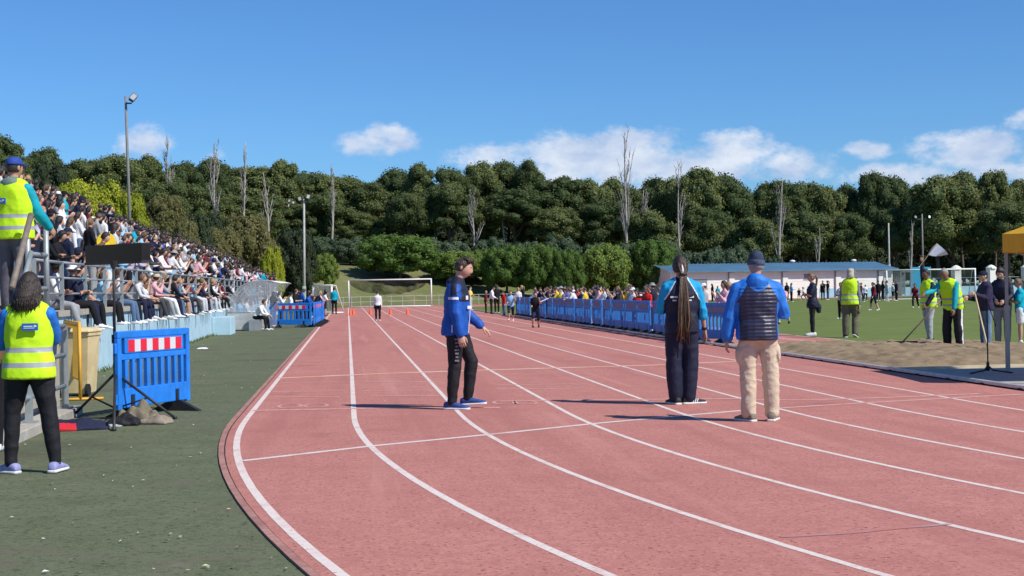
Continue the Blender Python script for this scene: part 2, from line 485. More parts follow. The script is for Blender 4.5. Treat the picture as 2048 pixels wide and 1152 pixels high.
for k in range(900):       # weeds at the foot of the stand wall
    y = rl.uniform(22, 56); x = STAND_X + .02 + abs(rl.gauss(0, .07)); h = rl.uniform(.03, .12); a = rl.uniform(0, 6.28); w = .014
    ux, uy = math.cos(a) * w, math.sin(a) * w
    mb.add([(x - ux, y - uy, 0), (x + ux, y + uy, 0), (x + rl.gauss(0, .03), y + rl.gauss(0, .03), h)], [(0, 1, 2)])
tf = mb.build('grass_tufts', M_tuft); tag(tf, 'weeds growing along the foot of the stand wall', kind='stuff')

# aluminium kerb rail on blocks along the inner edge
M_alu = mat('dull_aluminium', (.62, .62, .60), .45, .15, 6, metal=.55)
M_black = mat('black_rubber', (.018, .018, .020), .7, .3, 10)
def kerb_path(y0, y1):
    return [p for p in lane_path(R_KERB - .03, y1) if p[1] > y0]
kr = empty('kerb_rail', (X_KERB, 20, 0), label='dull aluminium kerb rail on black blocks along the inside lane', cat='kerb rail')
kp = lane_path(R_KERB - .04, BC[1])
for i in range(0, len(kp) - 1, 2):
    seg = [(p[0] - X_KERB, p[1] - 20) for p in kp[i:i + 3]]
    if seg[-1][1] + 20 < -8: continue
    mb = MB()
    mb.rings([[(x - .02, y, .02), (x - .02, y, .062), (x + .03, y, .068), (x + .03, y, .02)] for x, y in seg])
    mb.build('rail', M_alu, kr)
for y in np.arange(8, 60, 1.15):
    if y < YT: x = BC[0] - math.sqrt((R_KERB - .04) ** 2 - (YT - y) ** 2)
    else: x = BC[0] - R_KERB + .04
    mb = MB(); mb.box(x - X_KERB - .035, x - X_KERB + .045, y - 20 - .05, y - 20 + .05, 0.002, .03); mb.build('block', M_black, kr)

# long-jump runway beside the pitch, sand pit, paved apron under the tent
RX0, RX1 = 10.2, 12.25
rw = ribbon('jump_runway', [(RX0, y) for y in (34.2, 60, 84)], [(RX1, y) for y in (33.2, 60, 84)], 0.006, M_track, kind='structure')
apr = ribbon('red_apron', [(X_KERB + .06, y) for y in (34.4, 60, 84)], [(RX0, y) for y in (34.1, 60, 84)], 0.004, M_track, kind='structure')
for x in (RX0 + .05, (RX0 + RX1) / 2, RX1 - .05):
    o = ribbon('runway_line', [(x - .03, 34.6), (x - .03, 84)], [(x + .03, 34.6), (x + .03, 84)], .0078, M_line, rw)
def pit_z(x, y):
    e = min(x - 8.62, 14.6 - x, (y - 23.0 - (x - 8.6) * .1), 34.0 - (x - 8.6) * .16 - y)
    h = .09 * smooth01(e / 1.2) + .02
    return h + 0.05 * mnoise.noise(Vector((x * 1.6, y * 1.1, 1))) * smooth01(e / .5) + .05 * mnoise.noise(Vector((x * 4.7, y * 3.6, 4))) * smooth01(e / .5) + .022 * mnoise.noise(Vector((x * 11, y * 8, 7)))
nx, ny = 90, 130; V, F = [], []
for j in range(ny):
    for i in range(nx):
        x = 8.62 + (14.6 - 8.62) * i / (nx - 1); y0, y1 = 23.0 + (x - 8.6) * .1, 34.0 - (x - 8.6) * .16
        y = y0 + (y1 - y0) * j / (ny - 1); V.append((x, y, pit_z(x, y)))
F = [(j * nx + i, j * nx + i + 1, (j + 1) * nx + i + 1, (j + 1) * nx + i) for j in range(ny - 1) for i in range(nx - 1)]
me = bpy.data.meshes.new('sand_pit'); me.from_pydata(V, [], F); me.materials.append(M_sand); me.update(); me.polygons.foreach_set('use_smooth', [True] * len(F))
sp = link_mesh('sand_pit', me); tag(sp, 'raked brown sand of the long jump pit', kind='structure')
pv = ribbon('paved_apron', [(8.56, 6.0), (8.56, 22.95)], [(24, 6.0), (24, 24.3)], 0.014, M_concrete, kind='structure')
M_pitedge = mat('pit_board', (.55, .47, .33), .8, .2, 3)
mb = MB(); mb.bar((8.62, 22.97, .03), (16, 23.72, .03), .06, .06); o = mb.build('edge_board', M_pitedge, sp)
mb = MB(); mb.bar((8.66, 34.05, .03), (14.6, 33.1, .03), .06, .06); o = mb.build('edge_board', M_pitedge, sp)
# ------------------------------------------------------------------ the stand
M_wallblue = ground_mat('pale_blue_paint', (.40, .58, .66), [((.34, .52, .62), .8, .4, .65), ((.50, .64, .69), 3, .45, .7), ((.30, .38, .40), 9, .62, .75)], rough=.75, bump=.25, bscale=30)
M_galv = mat('galvanised_steel', (.33, .37, .38), .5, .15, 8, metal=.35)
M_white = mat('white_paint', (.78, .78, .76), .5, .06, 5)
M_dark = mat('dark_metal', (.03, .03, .033), .5, .2, 8)
SX, SZ, TREAD, RISE = STAND_X, 1.18, .85, .42
st = empty('grandstand', (SX, 18, 0), label='stepped concrete stand with pale blue front wall, full of spectators', cat='grandstand')
PW = 2.2; npan = 39
panel_me = MB().box(-.25, 0, .008, PW - .008, -.05, SZ - .10).mesh('wall_panel', M_wallblue)
slab_me = MB().box(-TREAD + .02, .055, .008, PW - .008, SZ - .098, SZ).mesh('ledge_slab', M_concrete)
for i in range(npan):
    link_mesh('wall_panel', panel_me, st, (random.uniform(-.006, .006), i * PW, 0))
    link_mesh('ledge_slab', slab_me, st, (random.uniform(-.008, .008), i * PW, random.uniform(-.006, .006)))
for k in range(1, 6):
    for i in range(0, npan, 3):
        x0 = -k * TREAD
        mb = MB(); mb.box(x0 - TREAD + .004, x0, i * PW + .005, (i + 3) * PW - .005, 0, SZ + k * RISE)
        mb.build('step', M_concrete, st)
# drip stains and dark joints are the gaps between panels; a low block closes the walk-way by the dugout
mb = MB(); p = G(452, 667); mb.box(0, .62, 0, 2.2, 0, .62); o = mb.build('end_block', M_wallblue, st, loc=(-.0 + .005, p[1] - 18 - 2.2, 0), bevel=.015)

rail = empty('stand_railing', (SX - .08, 22, SZ), label='grey steel railing with three bars along the front of the stand', cat='railing')
post_me = MB().box(-.03, .03, -.03, .03, 0, .80).mesh('post', M_galv)
y = 23.2
posts = []
while y < 104:
    link_mesh('post', post_me, rail, (0, y - 22, 0)); posts.append(y); y += 2.2
for a, b in zip(posts[:-1], posts[1:]):
    for z in (.785, .53, .27):
        mb = MB(); mb.tube([(0, a - 22 + .03, z), (0, b - 22 - .03, z)], .024 if z > .7 else .019, 7); mb.build('bar', M_galv, rail, True)

# stairs at the near end with their own railings
stairs = empty('concrete_stairs', (-3.5, 14, 0), label='concrete steps leading up to the near end of the stand', cat='stairs')
for k in range(7):
    mb = MB(); mb.box(-1.25, 0, .45 * k, .45 * (k + 1) - .003, 0, .175 * (k + 1) - .03); mb.build('step', M_concrete, stairs)
mb = MB(); mb.box(-1.25, .0, 3.153, 4.75, 0, 1.22); mb.build('landing', M_concrete, stairs)
sr = empty('stair_railing', (-3.55, 17, 1.22), label='grey steel handrail with sloping brown bar on the stair landing', cat='railing')
A_, B_ = GD(57, 600, 17.2), GD(94, 600, 18.0)
la, lb = A_ - Vector((-3.55, 17, 1.22)), B_ - Vector((-3.55, 17, 1.22))
for q, nm in ((la, 'post'), (lb, 'post')):
    mb = MB(); mb.tube([(q.x, q.y, -.02), (q.x, q.y, 1.08)], .033, 8); mb.build(nm, M_galv, sr, True)
for z in (1.06, .68, .28):
    mb = MB(); mb.tube([(la.x, la.y, z), (lb.x, lb.y, z)], .028, 8); mb.build('bar', M_galv, sr, True)
M_rust = mat('brown_handrail', (.20, .16, .13), .6, .25, 10)
g0, g1 = GD(62, 430, 17.0) - Vector((-3.55, 17, 1.22)), GD(24, 575, 15.6) - Vector((-3.55, 17, 1.22))
mb = MB(); mb.tube([g0, g1], .035, 8); mb.build('handrail', M_rust, sr, True)
g0, g1 = GD(62, 505, 16.9) - Vector((-3.55, 17, 1.22)), GD(44, 575, 16.3) - Vector((-3.55, 17, 1.22))
mb = MB(); mb.tube([g0, g1], .03, 8); mb.build('handrail', M_galv, sr, True)
# low railing on a concrete kerb at ground level
kb = MB(); kb.box(-.28, 0, -6, .35, -.05, .10); o = kb.build('concrete_kerb', M_concrete, loc=(-3.16, 18, 0), bevel=.012); o['kind'] = 'structure'
lr = empty('kerb_railing', (-3.3, 18, .10), label='grey steel railing on a concrete kerb behind the woman in the vest', cat='railing')
for yy in (0, -2.0, -4.0):
    mb = MB(); mb.box(-.035, .035, yy - .035, yy + .035, .003, .95); mb.box(-.08, .08, yy - .08, yy + .08, .001, .015); mb.build('post', M_galv, lr)
for z in (.96, .62, .26):
    mb = MB(); mb.tube([(0, .03 if z < .9 else .0, z), (0, -5.0, z)], .027, 8); mb.build('bar', M_galv, lr, True)

# ------------------------------------------------------------------ plastic barriers
def plastic(name, c, **k): return mat(name, c, .48, .22, 3.5, bump=.15, bscale=14, spec=.35, detail=9, **k)
M_bblue = plastic('barrier_blue', (.014, .19, .66))
M_bblue2 = plastic('barrier_faded_blue', (.030, .22, .62))
M_plate_w = mat('reflective_white', (.62, .62, .64), .5, .05)
M_plate_r = mat('reflective_red', (.66, .02, .045), .5, .08)
M_plate_d = mat('plate_back', (.20, .19, .29), .6, .15)


def barrier_proto(blue, striped):
    root = empty('plastic_barrier')
    L = .98
    mb = MB()
    mb.box(-L, L, -.026, .026, .915, .995)                       # top bar
    mb.box(-.80, .80, -.026, .026, .735, .915)                   # band behind the plate
    mb.box(-L, -.88, -.026, .026, .10, .915); mb.box(.88, L, -.026, .026, .10, .915)       # end posts
    mb.box(-.879, .879, -.020, .020, .665, .735)                 # rail under the plate
    mb.box(-.879, -.66, -.026, .026, .12, .34); mb.box(.66, .879, -.026, .026, .12, .34)
    mb.box(-.55, .55, -.026, .026, .12, .34); mb.box(-.66, -.55, -.026, .026, .26, .34); mb.box(.55, .66, -.026, .026, .26, .34)
    mb.box(-L - .05, -L + .002, -.018, .018, .74, .86); mb.box(-L - .05, -L + .002, -.018, .018, .16, .28)
    fr = mb.build('frame', blue, root, bevel=.010)
    sl = MB().box(-.036, .036, -.022, .022, .338, .667).mesh('slat', blue)
    for k in range(9): link_mesh('slat', sl, root, (-.76 + .19 * k, 0, 0))
    for sg in (-1, 1):
        if not striped:
            mb = MB(); mb.box(-.76, .76, .0275 * sg - .0015, .0275 * sg + .0015, .755, .895); mb.build('plate', M_plate_d, root); continue
        mb = MB(); mb.box(-.72, .72, .0275 * sg - .0015, .0275 * sg + .0015, .755, .895); pl = mb.build('plate', M_plate_w, root)
        rs = MB().box(-.08, .08, .031 * sg - .0015, .031 * sg + .0015, .755, .895).mesh('stripe', M_plate_r)
        for k in range(5): link_mesh('stripe', rs, pl, (-.64 + .32 * k, 0, 0))
    foot = MB()
    foot.add([(-.05, -.34, 0), (.05, -.34, 0), (.05, .34, 0), (-.05, .34, 0), (-.04, -.07, .13), (.04, -.07, .13), (.04, .07, .13), (-.04, .07, .13)], [(0, 3, 2, 1), (4, 5, 6, 7), (0, 1, 5, 4), (1, 2, 6, 5), (2, 3, 7, 6), (3, 0, 4, 7)])
    foot.box(-.03, .03, -.02, .02, .1, .27)
    fm = foot.mesh('foot', M_black)
    for x in (-.605, .605): link_mesh('foot', fm, root, (x, 0, 0))
    return root


bp = barrier_proto(M_bblue, True)
def place_barrier(proto, mid, rz, label, group, first=[None]):
    o = copy_tree(proto); o.location = (*mid, 0); o.rotation_euler = (0, 0, rz); tag(o, label, 'barrier', group); return o
a, b = GD(231, 740, 16.95), GD(378, 735, 18.45)
d = b - a; mid = ((a.x + b.x) / 2, (a.y + b.y) / 2); near_angle = math.atan2(d.y, d.x)
nb = bp; nb.location = (*mid, 0); nb.rotation_euler = (0, 0, near_angle); nb.scale.x = min(1.0, math.hypot(d.x, d.y) / 2.0)
tag(nb, 'blue plastic barrier with red and white striped plate beside the black tripod', 'barrier', 'plastic barriers')
fa, fb = Vector(G(540, 656)), Vector(G(624, 655)); fd = fb - fa; fm_ = (fa + fb) / 2
o = place_barrier(bp, fm_, math.atan2(fd.y, fd.x), 'blue barrier with striped plate facing the camera beside the clear dugout', 'plastic barriers'); o.scale.x = fd.length / 2.0
for i in range(6):
    yy = fb.y + 1.2 + i * 2.12
    place_barrier(bp, (fb.x + .04 * i + .06, yy), R(90) + random.uniform(-.04, .04), f'blue barrier along the outside lane, {["first","second","third","fourth","fifth","last"][i]} behind the dugout', 'plastic barriers')
bd = barrier_proto(M_bblue2, False)
ORD = ['first', 'second', 'third', 'fourth', 'fifth', 'sixth', 'seventh', 'eighth', 'ninth', 'tenth', 'eleventh', 'twelfth', 'thirteenth', 'fourteenth', 'fifteenth', 'sixteenth', 'seventeenth', 'eighteenth', 'nineteenth', 'twentieth', 'twenty-first', 'twenty-second']
def ordn(n):
    return ORD[n - 1] if n <= len(ORD) else f"{n}{'th' if 10 <= n % 100 <= 20 else {1: 'st', 2: 'nd', 3: 'rd'}.get(n % 10, 'th')}"
for i in range(21):
    yy = 35.9 + i * 2.1; x = 8.83 + random.uniform(-.03, .03); rz = R(90) + random.uniform(-.05, .05)
    if i == 0: rz = R(90 + 14); x = 8.80
    lab = f'faded blue barrier along the kerb rail, {ordn(i + 1)} counting from the sand pit'
    if i == 0: o = bd; o.location = (x, yy, 0); o.rotation_euler = (0, 0, rz); tag(o, lab, 'barrier', 'plastic barriers')
    else: place_barrier(bd, (x, yy), rz, lab, 'plastic barriers')

# ------------------------------------------------------------------ things by the near end of the stand
M_yel = mat('yellow_paint', (.72, .38, .05), .5, .12, 6)
ya_, yb2_ = Vector(G(161, 801)), Vector(G(110, 771)); yv_ = (yb2_ - ya_).normalized(); ym_ = ya_ + yv_ * 1.0
yb = empty('steel_barrier', (ym_.x, ym_.y, 0), math.atan2(yv_.y, yv_.x), 'yellow steel crowd barrier beside the beige wheelie bin', 'barrier')
for z0, z1, nm in ((.20, .20, 'frame'),):
    mb = MB(); mb.tube([(-1.0, 0, .02), (-1.0, 0, 1.04), (1.0, 0, 1.04), (1.0, 0, .02)], .024, 8); mb.tube([(-1.0, 0, .28), (1.0, 0, .28)], .02, 8); mb.tube([(-1, -.3, .02), (-1, .3, .02)], .02, 6); mb.tube([(1, -.3, .02), (1, .3, .02)], .02, 6); mb.build('frame', M_yel, yb, True)
bm_ = MB().tube([(0, 0, .28), (0, 0, 1.04)], .017, 6).mesh('bar', M_yel)
for k in range(13): link_mesh('bar', bm_, yb, (-.86 + k * .143, 0, 0))
M_beige = plastic('bin_beige', (.60, .48, .26))
wb = empty('wheelie_bin', (-3.80, 21.75, 0), R(-8), 'beige wheelie bin against the pale blue stand wall', 'bin')
mb = MB(); mb.rings([[(-w, -d, z), (w, -d, z), (w, d, z), (-w, d, z)] for w, d, z in ((.19, .20, .04), (.235, .27, .84), (.25, .285, .845), (.25, .285, .89))]); mb.build('bin_body', M_beige, wb, bevel=.012)
mb = MB(); mb.rings([[(-w, -d, z), (w, -d, z), (w, d, z), (-w, d, z)] for w, d, z in ((.26, .31, .892), (.265, .315, .915), (.22, .25, .955), (.15, .18, .965))]); mb.build('lid', M_beige, wb, bevel=.01)
for x in (-.21, .21):
    mb = MB(); mb.tube([(x - .02, -.25, .09), (x + .02, -.25, .09)], .09, 14); mb.build('wheel', M_black, wb)

tp = G(232, 838); tb = empty('display_board', (*tp, 0), 0, 'black display board on a black tripod stand behind the blue barrier', 'display board')
T0 = Vector((*tp, 0))
def loc_(p): return Vector(p) - T0
mb = MB(); mb.tube([(0, 0, .05), (0, 0, .95)], .022, 10); mb.tube([(0, 0, .9), (0, 0, 1.80)], .016, 10); mb.tube([(0, 0, .86), (0, 0, .96)], .035, 10); mb.build('pole', M_dark, tb, True)
hub = Vector((0, 0, .52))
for px, py in ((146, 834), (350, 838), (228, 862)):
    e = Vector((*G(px, py), 0.015)) - T0
    m_ = hub.lerp(e, .55)
    mb = MB(); mb.tube([hub, e], .016, 8); mb.tube([m_, (0, 0, .12)], .011, 6); mb.tube([e + Vector((0, 0, -.015)), e + Vector((0, 0, .02))], .026, 8); mb.build('leg', M_dark, tb, True)
bx0, bx1 = GD(179, 510, 17.9) - T0, GD(292, 506, 17.0) - T0
dirb = Vector((bx1.x - bx0.x, bx1.y - bx0.y, 0)); Lb = dirb.length; dirb.normalize(); nb_ = Vector((-dirb.y, dirb.x, 0))
M_box = mat('board_black', (.012, .010, .009), .45, .3, 4)
mb = MB(); c0 = Vector(((bx0.x + bx1.x) / 2, (bx0.y + bx1.y) / 2, 1.885))
mb.bar(c0 - dirb * Lb / 2, c0 + dirb * Lb / 2, .12, .225); mb.build('board', M_box, tb, bevel=.008)
mb = MB(); mb.bar(c0 - dirb * (Lb / 2 + .004) - Vector((0, 0, .1)), c0 + dirb * (Lb / 2 + .004) - Vector((0, 0, .1)), .128, .03); mb.build('trim', M_dark, tb)
mb = MB(); mb.tube([(0, 0, 1.72), (0, 0, 1.80)], [.03, .05], 10); mb.build('bracket', M_dark, tb)


def lump(name, c, sx, sy, h, m, seed, mats2=None, cut=.0, rz=0):
    """a crumpled cloth heap"""
    n = 34; V, F, MI = [], [], []
    for j in range(n):
        for i in range(n):
            u, v = -1 + 2 * i / (n - 1), -1 + 2 * j / (n - 1); r = math.hypot(u, v)
            ang = math.atan2(v, u); lim = .82 + .2 * mnoise.noise(Vector((math.cos(ang) * 1.7 + seed, math.sin(ang) * 1.7, 0)))
            k = min(1, lim / max(max(abs(u), abs(v)), .01) if False else 1)
            x, y = u * lim * sx, v * lim * sy
            z = h * max(0, 1 - max(abs(u), abs(v)) ** 2) ** .6 * (.62 + .5 * mnoise.noise(Vector((u * 1.5 + seed, v * 1.5, 2)))) + .02 * abs(mnoise.noise(Vector((u * 6, v * 6 + seed, 5)))) * (1 - max(abs(u), abs(v)) ** 4)
            V.append((x, y, max(z, 0.0) + .006))
    for j in range(n - 1):
        for i in range(n - 1):
            F.append((j * n + i, j * n + i + 1, (j + 1) * n + i + 1, (j + 1) * n + i)); MI.append(1 if mats2 and mats2(-1 + 2 * i / n, -1 + 2 * j / n) else 0)
    me = bpy.data.meshes.new(name); me.from_pydata(V, [], F)
    for q in (m if isinstance(m, list) else [m]): me.materials.append(q)
    me.polygons.foreach_set('material_index', MI); me.polygons.foreach_set('use_smooth', [True] * len(F)); me.update()
    o = link_mesh(name, me, None, (*c, 0), (0, 0, rz)); md = o.modifiers.new('thick', 'SOLIDIFY'); md.thickness = .006; return o
M_navy_c = mat('jacket_navy', (.014, .017, .045), .8, .25, 9, bump=.4, bscale=25)
M_red_c = mat('jacket_red', (.55, .02, .03), .8, .1, 9)
M_khaki = mat('bag_khaki', (.17, .145, .10), .85, .25, 9, bump=.4, bscale=30)
tag(lump('jacket_pile', G(152, 858), .44, .30, .13, [M_navy_c, M_red_c], 3, lambda u, v: u < -.1 and v < -.62, rz=.25), 'navy jacket with red edge dropped on the turf behind the woman', 'jacket')
tag(lump('cloth_bag', G(278, 845), .24, .26, .30, [M_khaki], 8, rz=.4), 'khaki cloth bag slumped against the foot of the blue barrier', 'bag')
tag(lump('folded_coat', G(312, 847), .20, .16, .11, [mat('coat_taupe', (.24, .20, .155), .85, .2, 9)], 5, rz=-.3), 'taupe folded coat lying next to the khaki bag', 'coat')
tag(lump('black_backpack', G(247, 850), .22, .2, .16, [mat('pack_black', (.012, .012, .014), .7, .3, 9)], 15), 'black backpack lying at the base of the tripod', 'backpack')
tag(lump('clear_sheet', G(212, 853), .2, .12, .02, [mat('sheet_grey', (.36, .38, .42), .35, .2, 9)], 25), 'grey plastic sheet lying flat by the tripod', 'sheet')
tag(lump('plastic_bag', G(405, 698), .16, .14, .05, [M_lit], 31), 'white plastic bag on the turf near the stand wall', 'bag')

# ------------------------------------------------------------------ clear dugout with seats
def glassy(name, col, fac, rough=.15):
    m = bpy.data.materials.new(name); m.use_nodes = True; nd, lk = m.node_tree.nodes, m.node_tree.links
    b = nd['Principled BSDF']; b.inputs['Base Color'].default_value = (*col, 1); b.inputs['Roughness'].default_value = rough
    tr = nd.new('ShaderNodeBsdfTransparent'); mx = nd.new('ShaderNodeMixShader'); nz = nd.new('ShaderNodeTexNoise'); nz.inputs['Scale'].default_value = 2.5; nz.inputs['Detail'].default_value = 4
    mr = nd.new('ShaderNodeMapRange'); mr.inputs['From Min'].default_value = .35; mr.inputs['From Max'].default_value = .65; mr.inputs['To Min'].default_value = fac * .7; mr.inputs['To Max'].default_value = min(1, fac * 1.35)
    lk.new(nz.outputs['Fac'], mr.inputs['Value']); lk.new(mr.outputs[0], mx.inputs[0]); lk.new(tr.outputs[0], mx.inputs[1]); lk.new(b.outputs[0], mx.inputs[2]); lk.new(mx.outputs[0], nd['Material Output'].inputs[0])
    return m
M_clear = glassy('clear_plastic', (.50, .53, .56), .34)
M_seat = plastic('seat_blue', (.10, .36, .62))
d0 = Vector(G(456, 662)); dg = empty('dugout', (d0.x, d0.y, 0), R(-4), 'clear curved dugout with blue seats in front of the stand', 'dugout')
prof = [(0, .05), (-.02, .55), (.05, 1.0), (.22, 1.40), (.5, 1.68), (.85, 1.84), (1.25, 1.90), (1.65, 1.86), (2.0, 1.78)]
LEN = 3.6
for yy, nm in ((0.0, 'end_panel'), (LEN, 'end_panel')):
    mb = MB(); pts = [(x, yy, z) for x, z in prof] + [(1.5, yy, 1.2), (1.42, yy, .05)]; mb.add(pts, [tuple(range(len(pts)))]); mb.build(nm, M_clear, dg)
for k in range(3):
    y0, y1 = k * LEN / 3, (k + 1) * LEN / 3
    mb = MB(); n = len(prof); mb.add([(x, y0, z) for x, z in prof] + [(x, y1, z) for x, z in prof], [(i, i + 1, n + i + 1, n + i) for i in range(n - 1)]); mb.build('roof_panel', M_clear, dg, True)
for yy in (0, LEN / 3, 2 * LEN / 3, LEN):
    mb = MB(); mb.tube([(x, yy + .004, z) for x, z in prof], .02, 6); mb.build('rib', M_alu, dg, True)
mb = MB(); mb.tube([(2.0, 0, 1.78), (2.0, LEN, 1.78)], .025, 6); mb.tube([(1.42, -.01, .05), (1.42, -.01, .78), (1.5, -.01, 1.2)], .022, 6); mb.tube([(0, 0, .05), (1.42, 0, .05)], .025, 6); mb.tube([(0, -.01, .70), (1.45, -.01, .70)], .02, 6); mb.build('rail', M_alu, dg, True)
mb = MB(); mb.box(-.01, 1.40, -.018, -.006, .07, .66); mb.build('kick_panel', glassy('kick_plastic', (.55, .56, .55), .72), dg)
seat = MB(); seat.rings([[(x, -.2, z), (x, .2, z), (x, .2, z + .03), (x, -.2, z + .03)] for x, z in ((.78, .42), (.42, .40), (.34, .46), (.30, .80))])
smm = seat.mesh('seat', M_seat, True)
for k in range(6): link_mesh('seat', smm, dg, (0, .35 + k * .56, 0))
mb = MB(); mb.box(.3, .8, .1, LEN - .1, .34, .40); mb.build('bench', M_alu, dg)

# ------------------------------------------------------------------ goals
def net_mat(name, col, fac):
    m = glassy(name, col, fac, .9); return m
M_net = net_mat('net_dark', (.02, .022, .02), .62)
M_netw = net_mat('net_pale', (.35, .36, .34), .30)
def goal(a, b, H, depth, label, drape=True, name='football_goal'):
    a, b = Vector(a), Vector(b); d = (b - a); W = d.length; rz = math.atan2(d.y, d.x)
    g = empty(name, (a.x, a.y, 0), rz, label, 'goal')
    for x in (0, W):
        mb = MB(); mb.tube([(x, 0, 0), (x, 0, H)], .06, 10); mb.build('post', M_white, g, True)
    mb = MB(); mb.tube([(-.06, 0, H), (W + .06, 0, H)], .06, 10); mb.build('crossbar', M_white, g, True)
    mb = MB(); mb.tube([(0, 0, .05), (0, depth, .05), (W, depth, .05), (W, 0, .05)], .04, 8); mb.build('ground_frame', M_white, g, True)
    for x in (0, W):
        mb = MB(); mb.tube([(x, 0, H), (x, depth * .35, H), (x, depth, .05)], .03, 6); mb.build('stay', M_white, g, True)
    return g, W
ga, gb = GD(698, 613, 134), GD(863, 611, 134)
gl, W_ = goal(ga, gb, 2.44, 1.6, 'white football goal with its dark net gathered up, standing across the far lanes')
mb = MB(); mb.tube([(0, 0, .05), (W_, 0, .05)], .05, 8); mb.build('ground_frame', M_white, gl, True)
n = 40; V, F = [], []
for j in range(9):
    for i in range(n):
        u = i / (n - 1); drop = (.15 + 1.15 * (math.sin(math.pi * min(max(u * 1.05, 0), 1)) ** .55)) * (1 + .10 * mnoise.noise(Vector((u * 9, 0, 3))))
        V.append((u * W_, .25 + .25 * math.sin(u * 23) * (j / 8) + .2 * j / 8, 2.40 - drop * j / 8 + .05 * mnoise.noise(Vector((u * 14, j * .6, 0)))))
F = [(j * n + i, j * n + i + 1, (j + 1) * n + i + 1, (j + 1) * n + i) for j in range(8) for i in range(n - 1)]
me = bpy.data.meshes.new('net'); me.from_pydata(V, [], F); me.materials.append(M_net); me.update(); link_mesh('net', me, gl)
ga, gb = GD(1774, 598, 122), GD(1951, 596, 122)
gr, W_ = goal(ga, gb, 2.44, 2.0, 'white football goal on the pitch behind the men in vests')
mb = MB(); mb.add([(0, .1, 2.4), (W_, .1, 2.4), (W_, 1.0, 2.3), (0, 1.0, 2.3), (0, 2.0, .1), (W_, 2.0, .1)], [(0, 1, 2, 3), (3, 2, 5, 4)]); mb.add([(0, .1, 2.4), (0, 1, 2.3), (0, 2, .1), (0, .1, .1)], [(0, 1, 2, 3)]); mb.add([(W_, .1, 2.4), (W_, 1, 2.3), (W_, 2, .1), (W_, .1, .1)], [(0, 1, 2, 3)]); mb.build('net', M_netw, gr)
sa = GD(627, 626, 101); sb_ = GD(664, 626, 99)
gs_, W_ = goal(sa, sb_, 1.85, .9, 'small white goal frame with pale folded net beside the outside lane', name='small_goal')
mb = MB()
n = 14; V = [(W_ * i / (n - 1), .06 + .08 * math.sin(i * 2.1), 1.8 - j * .22 + .04 * math.sin(i * 1.7 + j)) for j in range(8) for i in range(n)]
F = [(j * n + i, j * n + i + 1, (j + 1) * n + i + 1, (j + 1) * n + i) for j in range(7) for i in range(n - 1)]
mb.add(V, F); mb.build('net', glassy('net_cream', (.60, .56, .46), .8, .9), gs_)

# ------------------------------------------------------------------ cones
M_cone = plastic('cone_orange', (.80, .10, .035))
cone_me = MB().rings([[(r * math.cos(2 * math.pi * k / 14), r * math.sin(2 * math.pi * k / 14), z) for k in range(14)] for r, z in ((.115, .02), (.105, .03), (.03, .36), (.022, .37))]).mesh('cone_body', M_cone, True)
base_me = MB().box(-.15, .15, -.15, .15, 0, .025).mesh('base', M_cone)
for px, py, lb in ((701, 631, 'on the second lane line left of the others'), (707, 630, 'right beside the leftmost cone'), (741, 629, 'left of the boy in white shirt'), (781, 630, 'just right of the boy in white shirt'), (815, 629, 'farthest right in the row below the goal')):
    c = empty('traffic_cone', (*G(px, py), 0), 0, 'orange traffic cone ' + lb, 'cone', 'traffic cones across the lanes')
    link_mesh('cone_body', cone_me, c); link_mesh('base', base_me, c)

# ------------------------------------------------------------------ light poles
M_pole = mat('pole_grey', (.20, .20, .19), .7, .2, 2)
M_polel = mat('pole_pale', (.40, .40, .37), .7, .2, 2)
M_green = mat('pole_green', (.22, .32, .27), .6, .15, 3)
M_lamp = mat('lamp_glass', (.35, .36, .37), .2, .1)
def light_pole(top, D, r, zb, label, lamps, m=M_pole, low=None, lean=0):
    T = GD(top[0], top[1], D)
    o = empty('light_pole', (T.x + lean, T.y, zb), 0, label, 'light pole'); H = T.z - zb
    mb = MB(); mb.tube([(0, 0, -.3), (-lean * .5, 0, H * .5), (-lean, 0, H)], [r, r * .85, r * .65], 10); mb.build('pole', m, o, True)
    if low:
        mb = MB(); mb.tube([(0, 0, -.2), (-lean * .15, 0, low)], r * 1.35, 10); mb.build('sleeve', M_green, o, True)
    for dx, dz, a in lamps:
        x0 = -lean
        mb = MB(); mb.tube([(x0, 0, H - dz), (x0 + dx * .8, -.05, H - dz)], .035, 6); arm_ = mb.build('arm', M_dark, o)
        mb = MB(); mb.box(-.11, .11, -.08, .08, -.16, .16); mb.box(-.13, .13, -.10, -.08, -.18, .18)
        l = mb.build('floodlight', M_dark, o, loc=(x0 + dx, -.1, H - dz + .22), rot=(R(-30), R(a), 0))
        mb = MB(); mb.box(-.10, .10, -.107, -.102, -.15, .15); mb.build('lens', M_lamp, l)
    return o
light_pole((251, 192), 65, .078, 2.9, 'tall concrete light pole with one floodlight rising behind the stand', [(.33, .32, 35)], M_pole, lean=.12)
light_pole((608, 398), 112, .115, ground_z(*GD(604, 580, 112).xy), 'grey light pole with green lower sleeve right of the stand', [(.3, .1, 20), (-.3, .25, -20)], M_polel, 1.9, lean=-.12)
light_pole((577, 408), 178, .13, 4.0, 'slim pale light pole with two lamps among the left-hand trees', [(.55, .1, 25), (-.55, .1, -25), (.1, -.1, 0)], M_polel)
light_pole((1777, 446), 168, .12, 0, 'pale green mast behind the white building end', [], M_polel, 3.5)
light_pole((1844, 428), 172, .12, 0, 'grey light pole with cross-arm lamps behind the white flag', [(.8, .6, 20), (-.8, .6, -20)], M_pole)

